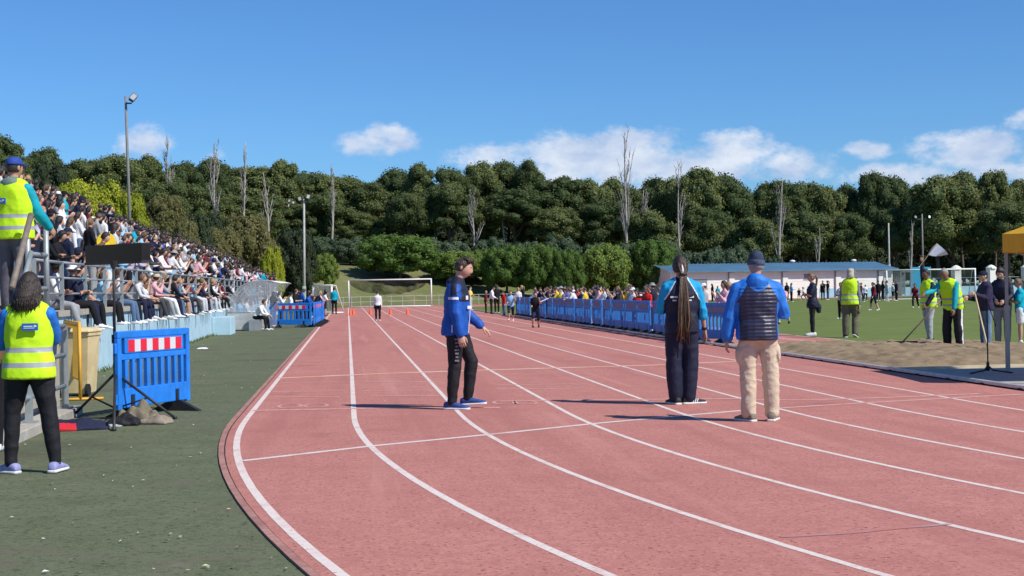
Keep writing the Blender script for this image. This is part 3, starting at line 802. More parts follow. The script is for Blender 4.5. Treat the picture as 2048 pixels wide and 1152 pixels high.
# ------------------------------------------------------------------ changing-room building
M_cream = ground_mat('cream_render', (.80, .80, .72), [((.76, .75, .66), .4, .4, .65), ((.83, .83, .76), 2, .45, .7)], rough=.85)
M_roof = mat('roof_blue', (.095, .20, .30), .45, .15, .5, spec=.4)
M_dado = mat('dado_blue', (.34, .56, .66), .7, .1, 1)
M_winf = mat('window_grey', (.22, .24, .27), .4, .15, 3)
A = GD(1341, 602, 152.5); B = GD(1786, 597, 159); dAB = Vector((B.x - A.x, B.y - A.y, 0)); Lw = dAB.length
bd_ = empty('changing_rooms', (A.x, A.y, 0), math.atan2(dAB.y, dAB.x), 'long low cream building with blue corrugated roof beyond the pitch', 'building')
mb = MB(); mb.box(0, Lw, 0, 9, 0, 2.95); mb.build('wall', M_cream, bd_)
n = int(Lw / .42); V, F = [], []
for i in range(n * 2 + 1):
    x = -.35 + (Lw + .7) * i / (2 * n); z = .07 if i % 2 else 0
    V += [(x, -.55, 2.93 + z), (x, 4.2, 3.72 + z), (x, 9.4, 3.05 + z)]
F = [(3 * i + k, 3 * i + 3 + k, 3 * i + 4 + k, 3 * i + 1 + k) for i in range(2 * n) for k in (0, 1)]
me = bpy.data.meshes.new('roof'); me.from_pydata(V, [], F); me.materials.append(M_roof); me.update(); rf = link_mesh('roof', me, bd_)
mb = MB(); mb.box(-.4, Lw + .4, -.60, -.555, 2.80, 2.99); mb.build('gutter', M_roof, rf)
mb = MB(); mb.add([(0, 0, 2.95), (0, 9, 2.95), (0, 4.2, 3.68)], [(0, 1, 2)]); mb.add([(Lw, 0, 2.95), (Lw, 4.2, 3.68), (Lw, 9, 2.95)], [(0, 1, 2)]); mb.build('gable', M_cream, bd_)
pil = MB().box(-.28, .28, -.12, 0, 0, 2.75).mesh('pilaster', M_cream); gap_ = MB().box(-.035, .035, -.132, -.0, 0, 2.8).mesh('downpipe', M_winf)
for px in (1454, 1560, 1667, 1755):
    x = (px - 1341) / (1786 - 1341) * Lw
    link_mesh('pilaster', pil, bd_, (x + .35, 0, 0)); link_mesh('downpipe', gap_, bd_, (x, 0, 0))
for k in range(4):      # horizontal block courses show as proud bands
    mb = MB(); mb.box(0.0, Lw, -.012, 0, .55 + k * .6, .58 + k * .6); mb.build('course', M_cream, bd_)
for px, py, w, h in ((1613, 553, 1.0, .55), (1398, 568, 1.6, .9), (1705, 560, .8, .5)):
    x = (px - 1341) / 445 * Lw; z = 1.4 + (584 - .0165 * (px - 695) - py) * 158 / 3000
    mb = MB(); mb.box(x - w / 2, x + w / 2, -.03, .0, z - h / 2, z + h / 2); wq = mb.build('window', M_winf, bd_)
    mb = MB(); mb.box(x - w / 2 - .06, x + w / 2 + .06, -.06, -.0, z - h / 2 - .07, z - h / 2 - .005); mb.build('sill', M_concrete, wq)
mb = MB(); mb.box(Lw * .66, Lw + .01, -.022, 0, 0, .95); mb.build('dado', M_dado, bd_)
for px in (1617, 1745):
    x = (px - 1341) / 445 * Lw
    mb = MB(); mb.rings([[(x + r * math.cos(2 * math.pi * k / 10), 4.2 + r * math.sin(2 * math.pi * k / 10), z) for k in range(10)] for r, z in ((.22, 3.6), (.22, 3.85), (.34, 3.86), (.25, 4.0), (.05, 4.05))]); mb.build('roof_vent', M_white, rf, True)

# boundary wall with pillars to the right of it
bw = empty('boundary_wall', (B.x, B.y, 0), math.atan2(dAB.y, dAB.x), 'low pale blue wall with white pillars beyond the right-hand goal', 'wall')
mb = MB(); mb.box(1.2, 22, .2, .45, 0, .95); mb.build('wall', M_dado, bw)
pil2 = MB(); pil2.box(-.38, .38, -.2, .6, 0, 2.75); pil2.rings([[(r * math.cos(2 * math.pi * k / 8 + .39), .2 + r * math.sin(2 * math.pi * k / 8 + .39), z) for k in range(8)] for r, z in ((.56, 2.75), (.56, 2.9), (.3, 3.1), (.05, 3.2))])
pm_ = pil2.mesh('pillar', M_cream)
for px in (1853, 1932, 2013, 2095):
    link_mesh('pillar', pm_, bw, ((px - 1786) * 158 / 3000, 0, 0))
for k in range(2):
    mb = MB(); mb.tube([(4, .3, 1.3 + k * .55), (22, .3, 1.3 + k * .55)], .03, 6); mb.build('bar', M_galv, bw, True)
M_turq = mat('turquoise_board', (.03, .40, .62), .6, .1, 1)
q = GD(1842, 598, 150); o = empty('turquoise_board', (q.x, q.y, 0), -.05, 'turquoise upright board behind the right-hand goal', 'board')
mb = MB(); mb.box(-1.0, 1.0, -.03, .03, .25, 2.95); mb.build('panel', M_turq, o); mb = MB(); mb.box(-1.04, -.98, -.05, .05, 0, 2.98); mb.box(.98, 1.04, -.05, .05, 0, 2.98); mb.build('frame', M_galv, o)
q = GD(1814, 598, 140); o = empty('field_dugout', (q.x, q.y, 0), -.05, 'grey cage-like shelter seen through the right-hand goal', 'shelter')
mb = MB()
for x in (-.55, .55):
    for yy in (0, 2.2): mb.box(x - .03, x + .03, yy - .03, yy + .03, 0, 2.4)
mb.box(-.6, .6, -.05, 2.3, 2.4, 2.46); mb.build('frame', M_galv, o); mb = MB(); mb.box(-.55, .55, 2.18, 2.2, .3, 2.38); mb.box(-.56, -.54, .03, 2.17, .3, 2.38); mb.build('panel', glassy('shelter_mesh', (.2, .22, .24), .6), o)

# white rail fence outside the far bend
fr_ = empty('rail_fence', (BC[0], BC[1], 0), 0, 'thin pale rail fence round the outside of the far bend', 'fence')
pts = [(-(R_OUT + 2.2) * math.cos(t), (R_OUT + 2.2) * math.sin(t)) for t in np.linspace(R(4), R(100), 40)]
pm2 = MB().box(-.03, .03, -.03, .03, 0, 1.0).mesh('post', M_polel)
for x, y_ in pts[::1]: link_mesh('post', pm2, fr_, (x, y_, 0))
for z in (.95, .5):
    for a_, b_ in zip(pts[:-1], pts[1:]):
        mb = MB(); mb.tube([(*a_, z), (*b_, z)], .022, 5); mb.build('bar', M_polel, fr_)

# ------------------------------------------------------------------ yellow tent at the pit, stand beside it
M_tent = mat('tent_yellow', (.78, .42, .012), .75, .08, 3, bump=.25, bscale=6)
tq = Vector((*G(2016, 746), 0)); TW = 3.0
tent = empty('pop_up_tent', tq, R(-6), 'yellow pop-up tent on grey legs at the edge of the paving', 'tent')
leg = MB(); leg.box(-.028, .028, -.028, .028, 0, 1.02); leg.box(-.020, .020, -.020, .020, 1.0, 2.02); leg.box(-.05, .05, -.05, .05, 0, .012); leg.box(-.036, .036, -.036, .036, .96, 1.03)
lm = leg.mesh('leg', mat('tent_leg', (.30, .30, .31), .45, .1, 6, metal=.3))
TY0, TY1 = -3.0, 0.0      # the leg in view is a far corner
for x in (0, TW):
    for yy in (TY0, TY1): link_mesh('leg', lm, tent, (x, yy, 0))
e0 = .04
canopy = MB(); z0, z1, zt = 1.83, 2.12, 3.0; C4 = [(-e0, TY0 - e0), (TW + e0, TY0 - e0), (TW + e0, TY1 + e0), (-e0, TY1 + e0)]; mid_ = (TW / 2, (TY0 + TY1) / 2, zt)
for k in range(4):
    a_, b_ = C4[k], C4[(k + 1) % 4]; n = 10; V = []
    for i in range(n + 1):
        t = i / n; x, y_ = a_[0] * (1 - t) + b_[0] * t, a_[1] * (1 - t) + b_[1] * t
        V += [(x, y_, z0 + .02 * math.sin(t * 25)), (x, y_, z1 - .03 * math.sin(math.pi * t))]
    canopy.add(V, [(2 * i, 2 * i + 2, 2 * i + 3, 2 * i + 1) for i in range(n)])
    n = 8; V = []
    for i in range(n + 1):
        t = i / n; x, y_ = a_[0] * (1 - t) + b_[0] * t, a_[1] * (1 - t) + b_[1] * t; sag = .03 * math.sin(math.pi * t)
        for j in range(5):
            s_ = j / 4; V.append((x * (1 - s_) + mid_[0] * s_, y_ * (1 - s_) + mid_[1] * s_, (z1 - sag) * (1 - s_) + zt * s_ - .08 * math.sin(math.pi * s_)))
    canopy.add(V, [(i * 5 + j, (i + 1) * 5 + j, (i + 1) * 5 + j + 1, i * 5 + j + 1) for i in range(n) for j in range(4)])
canopy.build('canopy', M_tent, tent, True)
for yy in (TY0, TY1):
    mb = MB(); 
    for k in range(4):
        x0, x1 = k * TW / 4, (k + 1) * TW / 4; za, zb_ = (1.9, 1.6) if k % 2 == 0 else (1.6, 1.9)
        mb.tube([(x0, yy, za), (x1, yy, zb_)], .012, 5)
    mb.build('scissor_frame', M_galv, tent)
mq = Vector((*G(1976, 748), 0)); ms = empty('microphone_stand', mq, 0, 'black thin stand with flat tripod foot beside the tent leg', 'stand')
mb = MB(); mb.tube([(0, 0, .06), (0, 0, 1.05)], .011, 8); mb.tube([(0, 0, 1.0), (-.01, .01, 1.15), (.16, .05, .72)], .007, 6); mb.build('pole', M_dark, ms, True)
for a_ in (200, 330, 85):
    mb = MB(); ex, ey = .36 * math.cos(R(a_)), .36 * math.sin(R(a_)); mb.tube([(0, 0, .13), (ex * .2, ey * .2, .06), (ex, ey, .02)], .013, 6); mb.build('leg', M_dark, ms, True)
mb = MB(); mb.tube([(0, 0, .05), (0, 0, .18)], [.03, .022], 8); mb.build('clutch', M_dark, ms, True)
# ------------------------------------------------------------------ trees: trunk and a crown of leaf tufts in clumps
def leaf_mat(name, dark, light, sc=.35, trans=.25):
    m = bpy.data.materials.new(name); m.use_nodes = True; nd, lk = m.node_tree.nodes, m.node_tree.links
    b = nd['Principled BSDF']; b.inputs['Roughness'].default_value = .65; b.inputs['Specular IOR Level'].default_value = .25
    tc = nd.new('ShaderNodeTexCoord'); nz = nd.new('ShaderNodeTexNoise'); nz.inputs['Scale'].default_value = sc; nz.inputs['Detail'].default_value = 5; lk.new(tc.outputs['Object'], nz.inputs['Vector'])
    oi = nd.new('ShaderNodeObjectInfo'); ad = nd.new('ShaderNodeMath'); ad.operation = 'MULTIPLY_ADD'; lk.new(oi.outputs['Random'], ad.inputs[0]); ad.inputs[1].default_value = .8; ad.inputs[2].default_value = -.4
    a2 = nd.new('ShaderNodeMath'); a2.operation = 'ADD'; lk.new(nz.outputs['Fac'], a2.inputs[0]); lk.new(ad.outputs[0], a2.inputs[1])
    mr = nd.new('ShaderNodeMapRange'); mr.inputs['From Min'].default_value = .25; mr.inputs['From Max'].default_value = .75; lk.new(a2.outputs[0], mr.inputs['Value'])
    mx = nd.new('ShaderNodeMix'); mx.data_type = 'RGBA'; mx.inputs['A'].default_value = (*dark, 1); mx.inputs['B'].default_value = (*light, 1); lk.new(mr.outputs[0], mx.inputs['Factor']); lk.new(mx.outputs['Result'], b.inputs['Base Color'])
    tl = nd.new('ShaderNodeBsdfTranslucent'); ms_ = nd.new('ShaderNodeMixShader'); ms_.inputs[0].default_value = trans; lk.new(mx.outputs['Result'], tl.inputs[0]); lk.new(b.outputs[0], ms_.inputs[1]); lk.new(tl.outputs[0], ms_.inputs[2]); lk.new(ms_.outputs[0], nd['Material Output'].inputs[0])
    return m


M_pine = leaf_mat('pine_needles', (.070, .094, .028), (.172, .190, .056), .3, .25)
M_ever = leaf_mat('evergreen_leaves', (.095, .165, .030), (.215, .290, .055), .5, .35)
M_lime = leaf_mat('lime_leaves', (.24, .28, .014), (.40, .42, .035), .6, .25)
M_greyg = leaf_mat('oleander_leaves', (.060, .095, .048), (.105, .145, .075), .5, .2)
M_olive = leaf_mat('olive_brush', (.110, .110, .032), (.175, .165, .058), .5, .2)
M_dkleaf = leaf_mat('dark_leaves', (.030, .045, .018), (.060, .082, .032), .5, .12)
M_bark = mat('pine_bark', (.11, .085, .065), .9, .3, 2, bump=.6, bscale=8)
M_bare = mat('bleached_bark', (.36, .33, .29), .9, .2, 2, bump=.4, bscale=8)
M_core = mat('inner_twigs', (.034, .050, .018), .95, .3, 2)  # dark filling painted as the shade inside a crown
CORE = {k: mat('inner_' + k, c, .95, .35, 2.2) for k, c in (('pine_needles', (.042, .066, .022)), ('evergreen_leaves', (.060, .105, .020)), ('lime_leaves', (.15, .18, .012)), ('oleander_leaves', (.045, .070, .034)), ('olive_brush', (.075, .075, .025)), ('dark_leaves', (.024, .036, .015)))}  # leaf colours darkened to stand for the shade within each crown


def crown_mesh(name, puffs, leaf, per_m2, m, seed, core=True, jitter=.6, flat=.85):
    """puffs: (x, y, z, rx, ry, rz). Leaf quads lie over each puff's surface, facing outward with some scatter"""
    g = np.random.default_rng(seed); VS, FS = [], []; base = 0
    P = np.array(puffs)
    for (x, y, z, rx, ry, rz) in puffs:
        area = 4 * math.pi * ((rx * ry) ** 1.6 / 3 + (rx * rz) ** 1.6 / 3 + (ry * rz) ** 1.6 / 3) ** (1 / 1.6)
        n = max(12, int(area * per_m2))
        d = g.normal(size=(n, 3)); d /= np.linalg.norm(d, axis=1)[:, None]
        d = d[(d[:, 2] > -.75)]; n = len(d)
        rad = 1 - .20 * g.random(n) ** 2 + .12 * g.normal(size=n)
        C = np.array([x, y, z]) + d * np.array([rx, ry, rz]) * rad[:, None]
        # drop leaves buried deep inside other puffs
        keep = np.ones(n, bool)
        for q in P:
            if q[0] == x and q[1] == y and q[2] == z: continue
            keep &= (((C - q[:3]) / q[3:]) ** 2).sum(1) > .55
        C, dd = C[keep], d[keep]; n = len(C)
        if n == 0: continue
        N = dd / np.array([rx, ry, rz]); N /= np.linalg.norm(N, axis=1)[:, None]
        N = N + jitter * g.normal(size=(n, 3)); N /= np.linalg.norm(N, axis=1)[:, None]
        T = np.cross(N, g.normal(size=(n, 3))); T /= np.linalg.norm(T, axis=1)[:, None]; B = np.cross(N, T)
        s = leaf * (.6 + .9 * g.random(n))[:, None]; b2 = s * (.55 + .4 * g.random(n))[:, None]
        q = np.stack([C - T * s * .5 - B * b2 * .1, C - B * b2 * .5, C + T * s * .5 + B * b2 * .15, C + B * b2 * .5], 1).reshape(-1, 3)
        VS.append(q); FS += [(base + 4 * i, base + 4 * i + 1, base + 4 * i + 2, base + 4 * i + 3) for i in range(n)]; base += 4 * n
    nleaf = len(FS)
    if core:  # solid balls added inside the crown to stop light passing through
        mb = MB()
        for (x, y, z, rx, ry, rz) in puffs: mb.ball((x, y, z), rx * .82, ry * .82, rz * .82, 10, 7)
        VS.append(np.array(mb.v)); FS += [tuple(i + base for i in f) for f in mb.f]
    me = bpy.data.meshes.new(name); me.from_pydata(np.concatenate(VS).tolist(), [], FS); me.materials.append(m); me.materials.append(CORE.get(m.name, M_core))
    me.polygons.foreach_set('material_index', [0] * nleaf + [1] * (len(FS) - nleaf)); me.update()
    return me


def trunk_mesh(name, h, r, seed, m, limbs=(), bend=.4):
    g = random.Random(seed); mb = MB(); n = 6
    bx, by = g.uniform(-bend, bend), g.uniform(-bend, bend)
    pts = [(bx * math.sin(t * 2.2), by * math.sin(t * 2.6), h * t) for t in np.linspace(-.03, 1, n)]
    mb.tube(pts, [r * (1 - .65 * i / (n - 1)) for i in range(n)], 8)
    for z, x1, y1, z1 in limbs:
        t = z / h; a = (bx * math.sin(t * 2.2), by * math.sin(t * 2.6), z)
        mb.tube([a, ((a[0] + x1) / 2, (a[1] + y1) / 2, (z + z1) / 2 - .2), (x1, y1, z1)], [r * .45, r * .3, r * .12], 6)
    return mb.mesh(name, m, True)


def pine_variant(seed, w=1.0, low=.38):
    """unit pine: 10 m tall, domed crown of rounded clumps from low*10 up"""
    g = random.Random(seed); puffs = []; limbs = []; n = 50
    for k in range(n):
        t = ((k + g.random()) / n) ** .85; z = 10 * (low + (1 - low) * t) - .95 + g.uniform(-.25, .35)
        rmax = 2.55 * w * (math.sin(math.pi * min(.97, .30 + .56 * t)) ** .6) * g.uniform(.8, 1.12)
        a = k * 2.4 + g.uniform(-.6, .6); rr = rmax * math.sqrt(g.uniform(.12, 1))
        s = g.uniform(.52, 1.15) * (1.08 - .22 * t)
        puffs.append((rr * math.cos(a), rr * math.sin(a), z, s * 1.05, s * 1.05, s * .95))
        if g.random() < .2: limbs.append((max(2.0, z - 2.2), rr * math.cos(a) * .9, rr * math.sin(a) * .9, z))
    puffs.append((0, 0, 9.15, 1.2 * w, 1.2 * w, .85))
    return crown_mesh('pine_crown', puffs, .17, 42.0, M_pine, seed, jitter=.45), trunk_mesh('pine_trunk', 9, .22, seed, M_bark, limbs)


def round_variant(seed, m, leaf=.15, dens=55, H=4.4, W=3.0, z0=.7, n=64, nm='round'):
    g = random.Random(seed); puffs = []
    for k in range(n):
        u = (k + g.random()) / n; z = z0 + (H - z0) * (.12 + .78 * u); rmax = W * .80 * math.sqrt(max(.05, 1 - ((u - .40) / .68) ** 2))
        a = k * 2.4 + g.uniform(-.5, .5); rr = rmax * math.sqrt(g.uniform(.5, 1)); s = g.uniform(.36, .66)
        puffs.append((rr * math.cos(a), rr * math.sin(a), z, s, s, s * .9))
    puffs.append((0, 0, (z0 + H) / 2, W * .74, W * .74, (H - z0) * .45))
    return crown_mesh(nm + '_crown', puffs, leaf, dens, m, seed, jitter=.5), trunk_mesh(nm + '_trunk', (z0 + H) / 2, .16, seed, M_bark, [], .1)


PINES = [pine_variant(101, 1.0, .36), pine_variant(102, .85, .30), pine_variant(103, 1.15, .42), pine_variant(104, .95, .34), pine_variant(105, 1.05, .48), pine_variant(106, .75, .28)]
HIGH = [pine_variant(111, 1.0, .58), pine_variant(112, .9, .62), pine_variant(113, 1.1, .56), pine_variant(114, .95, .64)]
ROUND = [round_variant(201, M_ever), round_variant(202, M_ever), round_variant(203, M_ever)]
OLEA = [round_variant(211, M_greyg, .16, 45, 3.4, 3.0, .2), round_variant(212, M_greyg, .16, 45, 3.2, 3.2, .2)]
LIME = [round_variant(221, M_lime, .12, 75, 3.6, 3.0, .3), round_variant(222, M_lime, .12, 75, 3.2, 2.6, .3)]
OLIV = [round_variant(231, M_olive, .14, 50, 5.2, 3.0, .4), round_variant(232, M_olive, .14, 50, 4.6, 3.2, .4)]
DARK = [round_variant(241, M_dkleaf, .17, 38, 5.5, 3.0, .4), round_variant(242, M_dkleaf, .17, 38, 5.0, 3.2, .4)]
TRND = random.Random(9)


def plant(var, name, x, y, z, sx, sz, label, group, cat='tree'):
    o = empty(name, (x, y, z), TRND.uniform(0, 6.28), label, cat, group)
    c = link_mesh('crown', var[0], o, None, None, (sx, sx, sz)); t = link_mesh('trunk', var[1], o, None, None, (min(sx, sz), min(sx, sz), sz))
    return o


def pix_tree(var, name, px, ytop, D, base_h, width, label, group, wpx=None, cat='tree', zb=None):
    """plant a tree whose top is seen at (px, ytop); base_h, width = size of the unit tree"""
    T = GD(px, ytop, D); gz = ground_z(T.x, T.y) if zb is None else zb; h = max(T.z - gz, 1.0)
    sx = (wpx * D / FPX / 2 / width) if wpx else h / base_h
    return plant(var, name, T.x, T.y, gz - .1, sx, h / base_h, label, group, cat)


SKY = [(-40, 262), (0, 280), (40, 305), (100, 302), (160, 322), (190, 335), (230, 314), (290, 318), (340, 332), (372, 314), (420, 325), (462, 338), (505, 332), (560, 326), (612, 340), (652, 352), (700, 356), (745, 354), (790, 338), (845, 322), (895, 330),
       (962, 324), (1012, 314), (1052, 324), (1088, 350), (1132, 354), (1180, 357), (1222, 364), (1262, 364), (1302, 354), (1352, 352), (1402, 340), (1450, 348), (1492, 374), (1522, 372), (1560, 354), (1602, 366), (1650, 364), (1692, 360), (1745, 344), (1790, 362), (1832, 376), (1872, 350), (1932, 344), (1990, 350), (2045, 354), (2100, 350)]
SIDE = {}
def sky_at(px):
    for (a, ya), (b, yb_) in zip(SKY[:-1], SKY[1:]):
        if a <= px <= b: return ya + (yb_ - ya) * (px - a) / (b - a)
    return 350
def where(px):
    return ('above the stand' if px < 330 else 'behind the left slope' if px < 700 else 'above the left goal' if px < 930 else 'behind the round trees' if px < 1340 else 'behind the blue roof' if px < 1790 else 'behind the right goal')
cnt = {}
def pine_label(row, px):
    k = (row, where(px)); cnt[k] = cnt.get(k, 0) + 1
    return f'{row} pine {where(px)}, {ordn(cnt[k])} of them from the left'
for i, (px, yt) in enumerate(SKY):                                  # the skyline trees
    D = (150 if px < 330 else 185) + TRND.uniform(-8, 10)
    pix_tree(PINES[i % 6] if px < 1330 and i % 2 else HIGH[i % 4], 'pine_tree', px + TRND.uniform(-8, 8), yt - 4 + TRND.uniform(-9, 12), D, 10.0, 2.9, pine_label('tall skyline', px), 'pine wood', wpx=TRND.uniform(82, 140))
px = -30
i = 0
while px < 2090:                                                    # lower trees in front, filling the face of the wood
    yt = sky_at(px) + TRND.uniform(25, 75); D = (132 if px < 420 else 176) + TRND.uniform(-4, 4)
    pix_tree(HIGH[i % 4] if px > 700 else PINES[(i * 5 + 2) % 6], 'pine_tree', px, yt, D, 10.0, 2.9, pine_label('front row', px), 'pine wood', wpx=TRND.uniform(95, 140))
    px += TRND.uniform(50, 78) if px < 700 else TRND.uniform(80, 130); i += 1
px = -20
while px < 2100:                                                    # and a back row that closes the gaps between trunks
    yt = sky_at(px) + TRND.uniform(22, 55); D = 212 + TRND.uniform(-6, 12)
    pix_tree(PINES[i % 6], 'pine_tree', px, yt, D, 10.0, 2.9, pine_label('rearmost', px), 'pine wood', wpx=TRND.uniform(110, 150)); px += TRND.uniform(62, 88); i += 1
pix_tree(DARK[0], 'dark_bush', 902, 452, 199, 5.3, 3.0, 'dark bush under the big pine above the left goal', 'undergrowth in the wood', wpx=120, cat='bush')  # bush added to block a gap of sky
pix_tree(DARK[1], 'dark_bush', 1024, 446, 199, 5.3, 3.0, 'dark bush under the pines behind the round evergreens', 'undergrowth in the wood', wpx=120, cat='bush')  # another one added where sky came through the wood
# bushes added deep in the wood as the dark shade between the trunks
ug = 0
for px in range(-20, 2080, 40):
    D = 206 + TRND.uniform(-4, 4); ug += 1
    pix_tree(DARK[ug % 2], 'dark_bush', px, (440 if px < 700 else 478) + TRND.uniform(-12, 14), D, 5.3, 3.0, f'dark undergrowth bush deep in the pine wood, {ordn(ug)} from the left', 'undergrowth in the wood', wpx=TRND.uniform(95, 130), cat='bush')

RG = 'round evergreen trees on the bank'
for px, yt, yb_, w, D, v, lab in [(798, 466, 560, 168, 158, 0, 'large broad evergreen tree right above the left goal'), (1012, 488, 580, 105, 158, 1, 'round evergreen tree behind the boy in the blue jacket'), (912, 500, 580, 110, 161, 2, 'round evergreen tree next to the large broad one'), (1082, 486, 580, 95, 157, 2, 'round evergreen tree behind the black-shirted runner'),
                                  (1132, 496, 578, 75, 156, 0, 'smaller yellowish evergreen tree in the row on the bank'), (1210, 486, 582, 118, 158, 1, 'round evergreen tree in the row nearly below the bare white trunk'), (1305, 476, 580, 100, 158, 0, 'evergreen tree at the right end of the bank row'), (965, 496, 575, 70, 163, 1, 'half-hidden evergreen tree at the boy\'s head')]:
    D_ = D; T = GD(px, yt, D_); gz = ground_z(T.x, T.y); h = T.z - gz
    plant(ROUND[v], 'evergreen_tree', T.x, T.y, gz - .1, w * 1.12 * D_ / FPX / 2 / 2.95, h / 4.4, lab, RG)
T = GD(648, 507, 138); plant(ROUND[2], 'evergreen_tree', T.x, T.y, ground_z(T.x, T.y) - .1 + 1.1, 62 * 138 / FPX / 2 / 2.75, (T.z - ground_z(T.x, T.y) - 1.0) / 4.4, 'small mop-headed evergreen tree alone on the slope', RG)
tk = trunk_mesh('trunk', 2.2, .11, 5, M_bark, [], .05); to = bpy.context.scene.objects[-1]
o = [q for q in bpy.data.objects if q.get('label') == 'small mop-headed evergreen tree alone on the slope'][0]; link_mesh('trunk', tk, o, (0, 0, -1.2))
ol = 0
for px, yt, w in [(640, 472, 100), (700, 478, 90), (905, 480, 95), (1120, 478, 110), (1190, 482, 90), (590, 462, 90), (1390, 500, 110), (1460, 497, 120), (1545, 508, 60), (985, 478, 100), (1055, 480, 95), (850, 478, 100), (1255, 484, 100), (1330, 488, 100), (745, 480, 95), (1425, 502, 100), (1500, 503, 90)]:
    ol += 1; pix_tree(OLEA[ol % 2], 'oleander_bush', px, yt, 166 + TRND.uniform(-2, 2), 3.3, 2.9, f'grey-green bush at the foot of the pines, {ordn(ol)} planted', 'grey-green bushes below the wood', wpx=w, cat='bush')
# shrubs behind the stand
sh = [(LIME, 185, 366, 66, 165, 'bright lime shrub directly left of the tall light pole'), (LIME, 250, 380, 66, 120, 'bright lime shrub at the foot of the tall light pole'), (LIME, 120, 378, 70, 80, 'bright lime shrub glimpsed behind the topmost spectators'), (LIME, 543, 490, 112, 62, 'bright lime shrub at the far end of the stand'),
      (OLIV, 490, 428, 118, 130, 'tall olive-brown shrub behind the far half of the stand'), (OLIV, 440, 445, 112, 100, 'olive-brown shrub behind the middle of the stand'), (OLIV, 330, 392, 92, 110, 'olive-brown shrub right of the tall light pole'), (OLIV, 530, 462, 120, 70, 'lower olive-brown shrub beside the lime one'),
      (DARK, 590, 458, 122, 105, 'dark leafy tree right of the stand by the pole'), (DARK, 385, 415, 100, 95, 'dark leafy tree behind the stand crowd'), (DARK, 420, 430, 116, 80, 'second dark tree behind the stand crowd'), (DARK, 300, 395, 110, 90, 'dark leafy tree behind the olive shrub'),
      (DARK, 100, 330, 95, 130, 'dark leafy tree above the man in blue cap'), (DARK, 200, 345, 100, 120, 'dark leafy tree left of the tall pole'), (OLIV, 370, 440, 85, 70, 'olive-green shrub just over the spectators'), (OLIV, 40, 330, 88, 90, 'olive shrub at the left picture edge')]
for k, (vs, px, yt, D, w, lab) in enumerate(sh):
    u = {id(LIME): (3.4, 2.7), id(OLIV): (4.9, 3.0), id(DARK): (5.25, 3.0)}[id(vs)]
    pix_tree(vs[k % 2], 'shrub', px, yt, D, u[0], u[1], lab, 'shrubs behind the stand', wpx=w, cat='shrub')

# bare, bleached trees
def bare_tree(px, ytop, ybase, D, spread_, label, forks=3, seed=0, lean=0.0):
    T, Bq = GD(px + lean, ytop, D), GD(px, ybase, D); gz = min(ground_z(Bq.x, Bq.y), Bq.z) - .3; H = T.z - gz; g = random.Random(seed)
    o = empty('bare_tree', (Bq.x, Bq.y, gz), 0, label, 'tree', 'bare trees at the wood edge')
    lx = T.x - Bq.x
    def P(t): return Vector((lx * t + .15 * math.sin(t * 5 + seed), .1 * math.sin(t * 4), H * t))
    mb = MB(); ts = np.linspace(0, 1, 9); mb.tube([P(t) for t in ts], [max(.03, .22 * (1 - .9 * t)) * (H / 14) ** .5 for t in ts], 7); mb.build('trunk', M_bare, o, True)
    mb = MB()
    for k in range(forks):
        t0 = g.uniform(.3, .9); a = g.uniform(0, 6.28); L = H * g.uniform(.12, .30) * (1.15 - t0 * .7); u = Vector((math.cos(a) * spread_, math.sin(a) * spread_, 1)).normalized(); p = P(t0); q = p + u * L * .5 + Vector((0, 0, L * .05)); e = p + u * L + Vector((0, 0, L * .3))
        mb.tube([p, q, e], [.09 * (1.2 - t0), .06 * (1.2 - t0), .014], 5)
        for j in range(9):
            b0 = p.lerp(q, g.random()) if j % 3 == 0 else q.lerp(e, g.random()); e2 = b0 + Vector((g.uniform(-.4, .4), g.uniform(-.4, .4), g.uniform(.5, 1))).normalized() * L * .35; mb.tube([b0, e2], [.028, .008], 4)
    mb.build('branches', M_bare, o, True)
for k, (px, yt, yb_, D, sp_, lab, fk, ln) in enumerate([(1248, 268, 485, 170, .25, 'tallest bare white tree standing against the cloud', 16, 4), (338, 285, 420, 140, .18, 'bare grey tree right of the tall light pole', 12, -2), (435, 298, 410, 150, .30, 'forked bare grey tree behind the stand', 16, -8), (490, 283, 440, 148, .12, 'slender bare tree rising above the left skyline', 10, -2), (545, 345, 460, 152, .35, 'leaning bare tree with pale trunk left of the pole pair', 9, -20),
        (663, 332, 470, 170, .12, 'upright bare tree between the left poles and the gap', 12, 0), (945, 385, 490, 170, .65, 'spreading bare white tree above the boy\'s head', 14, 0), (1288, 380, 475, 171, .4, 'forked bare grey tree right of the tallest one', 12, 0), (1362, 345, 510, 171, .2, 'bare tree above the dreadlocked person', 9, -6), (1560, 358, 520, 170, .3, 'bare pale tree above the man in beanie', 12, 2), (1825, 440, 540, 172, .12, 'thin bare tree beside the right light pole', 8, -4), (1630, 455, 520, 172, .3, 'short bare trunk behind the blue roof', 5, 10), (1005, 430, 500, 174, .3, 'pale pine trunk showing under the tallest crown', 4, 2), (1720, 470, 525, 176, .4, 'short grey trunk behind the roof end', 5, 0)]):
    bare_tree(px, yt, yb_, D, sp_, lab, fk, k, ln)
# ------------------------------------------------------------------ people: figures grown from a posed skeleton
V3 = Vector


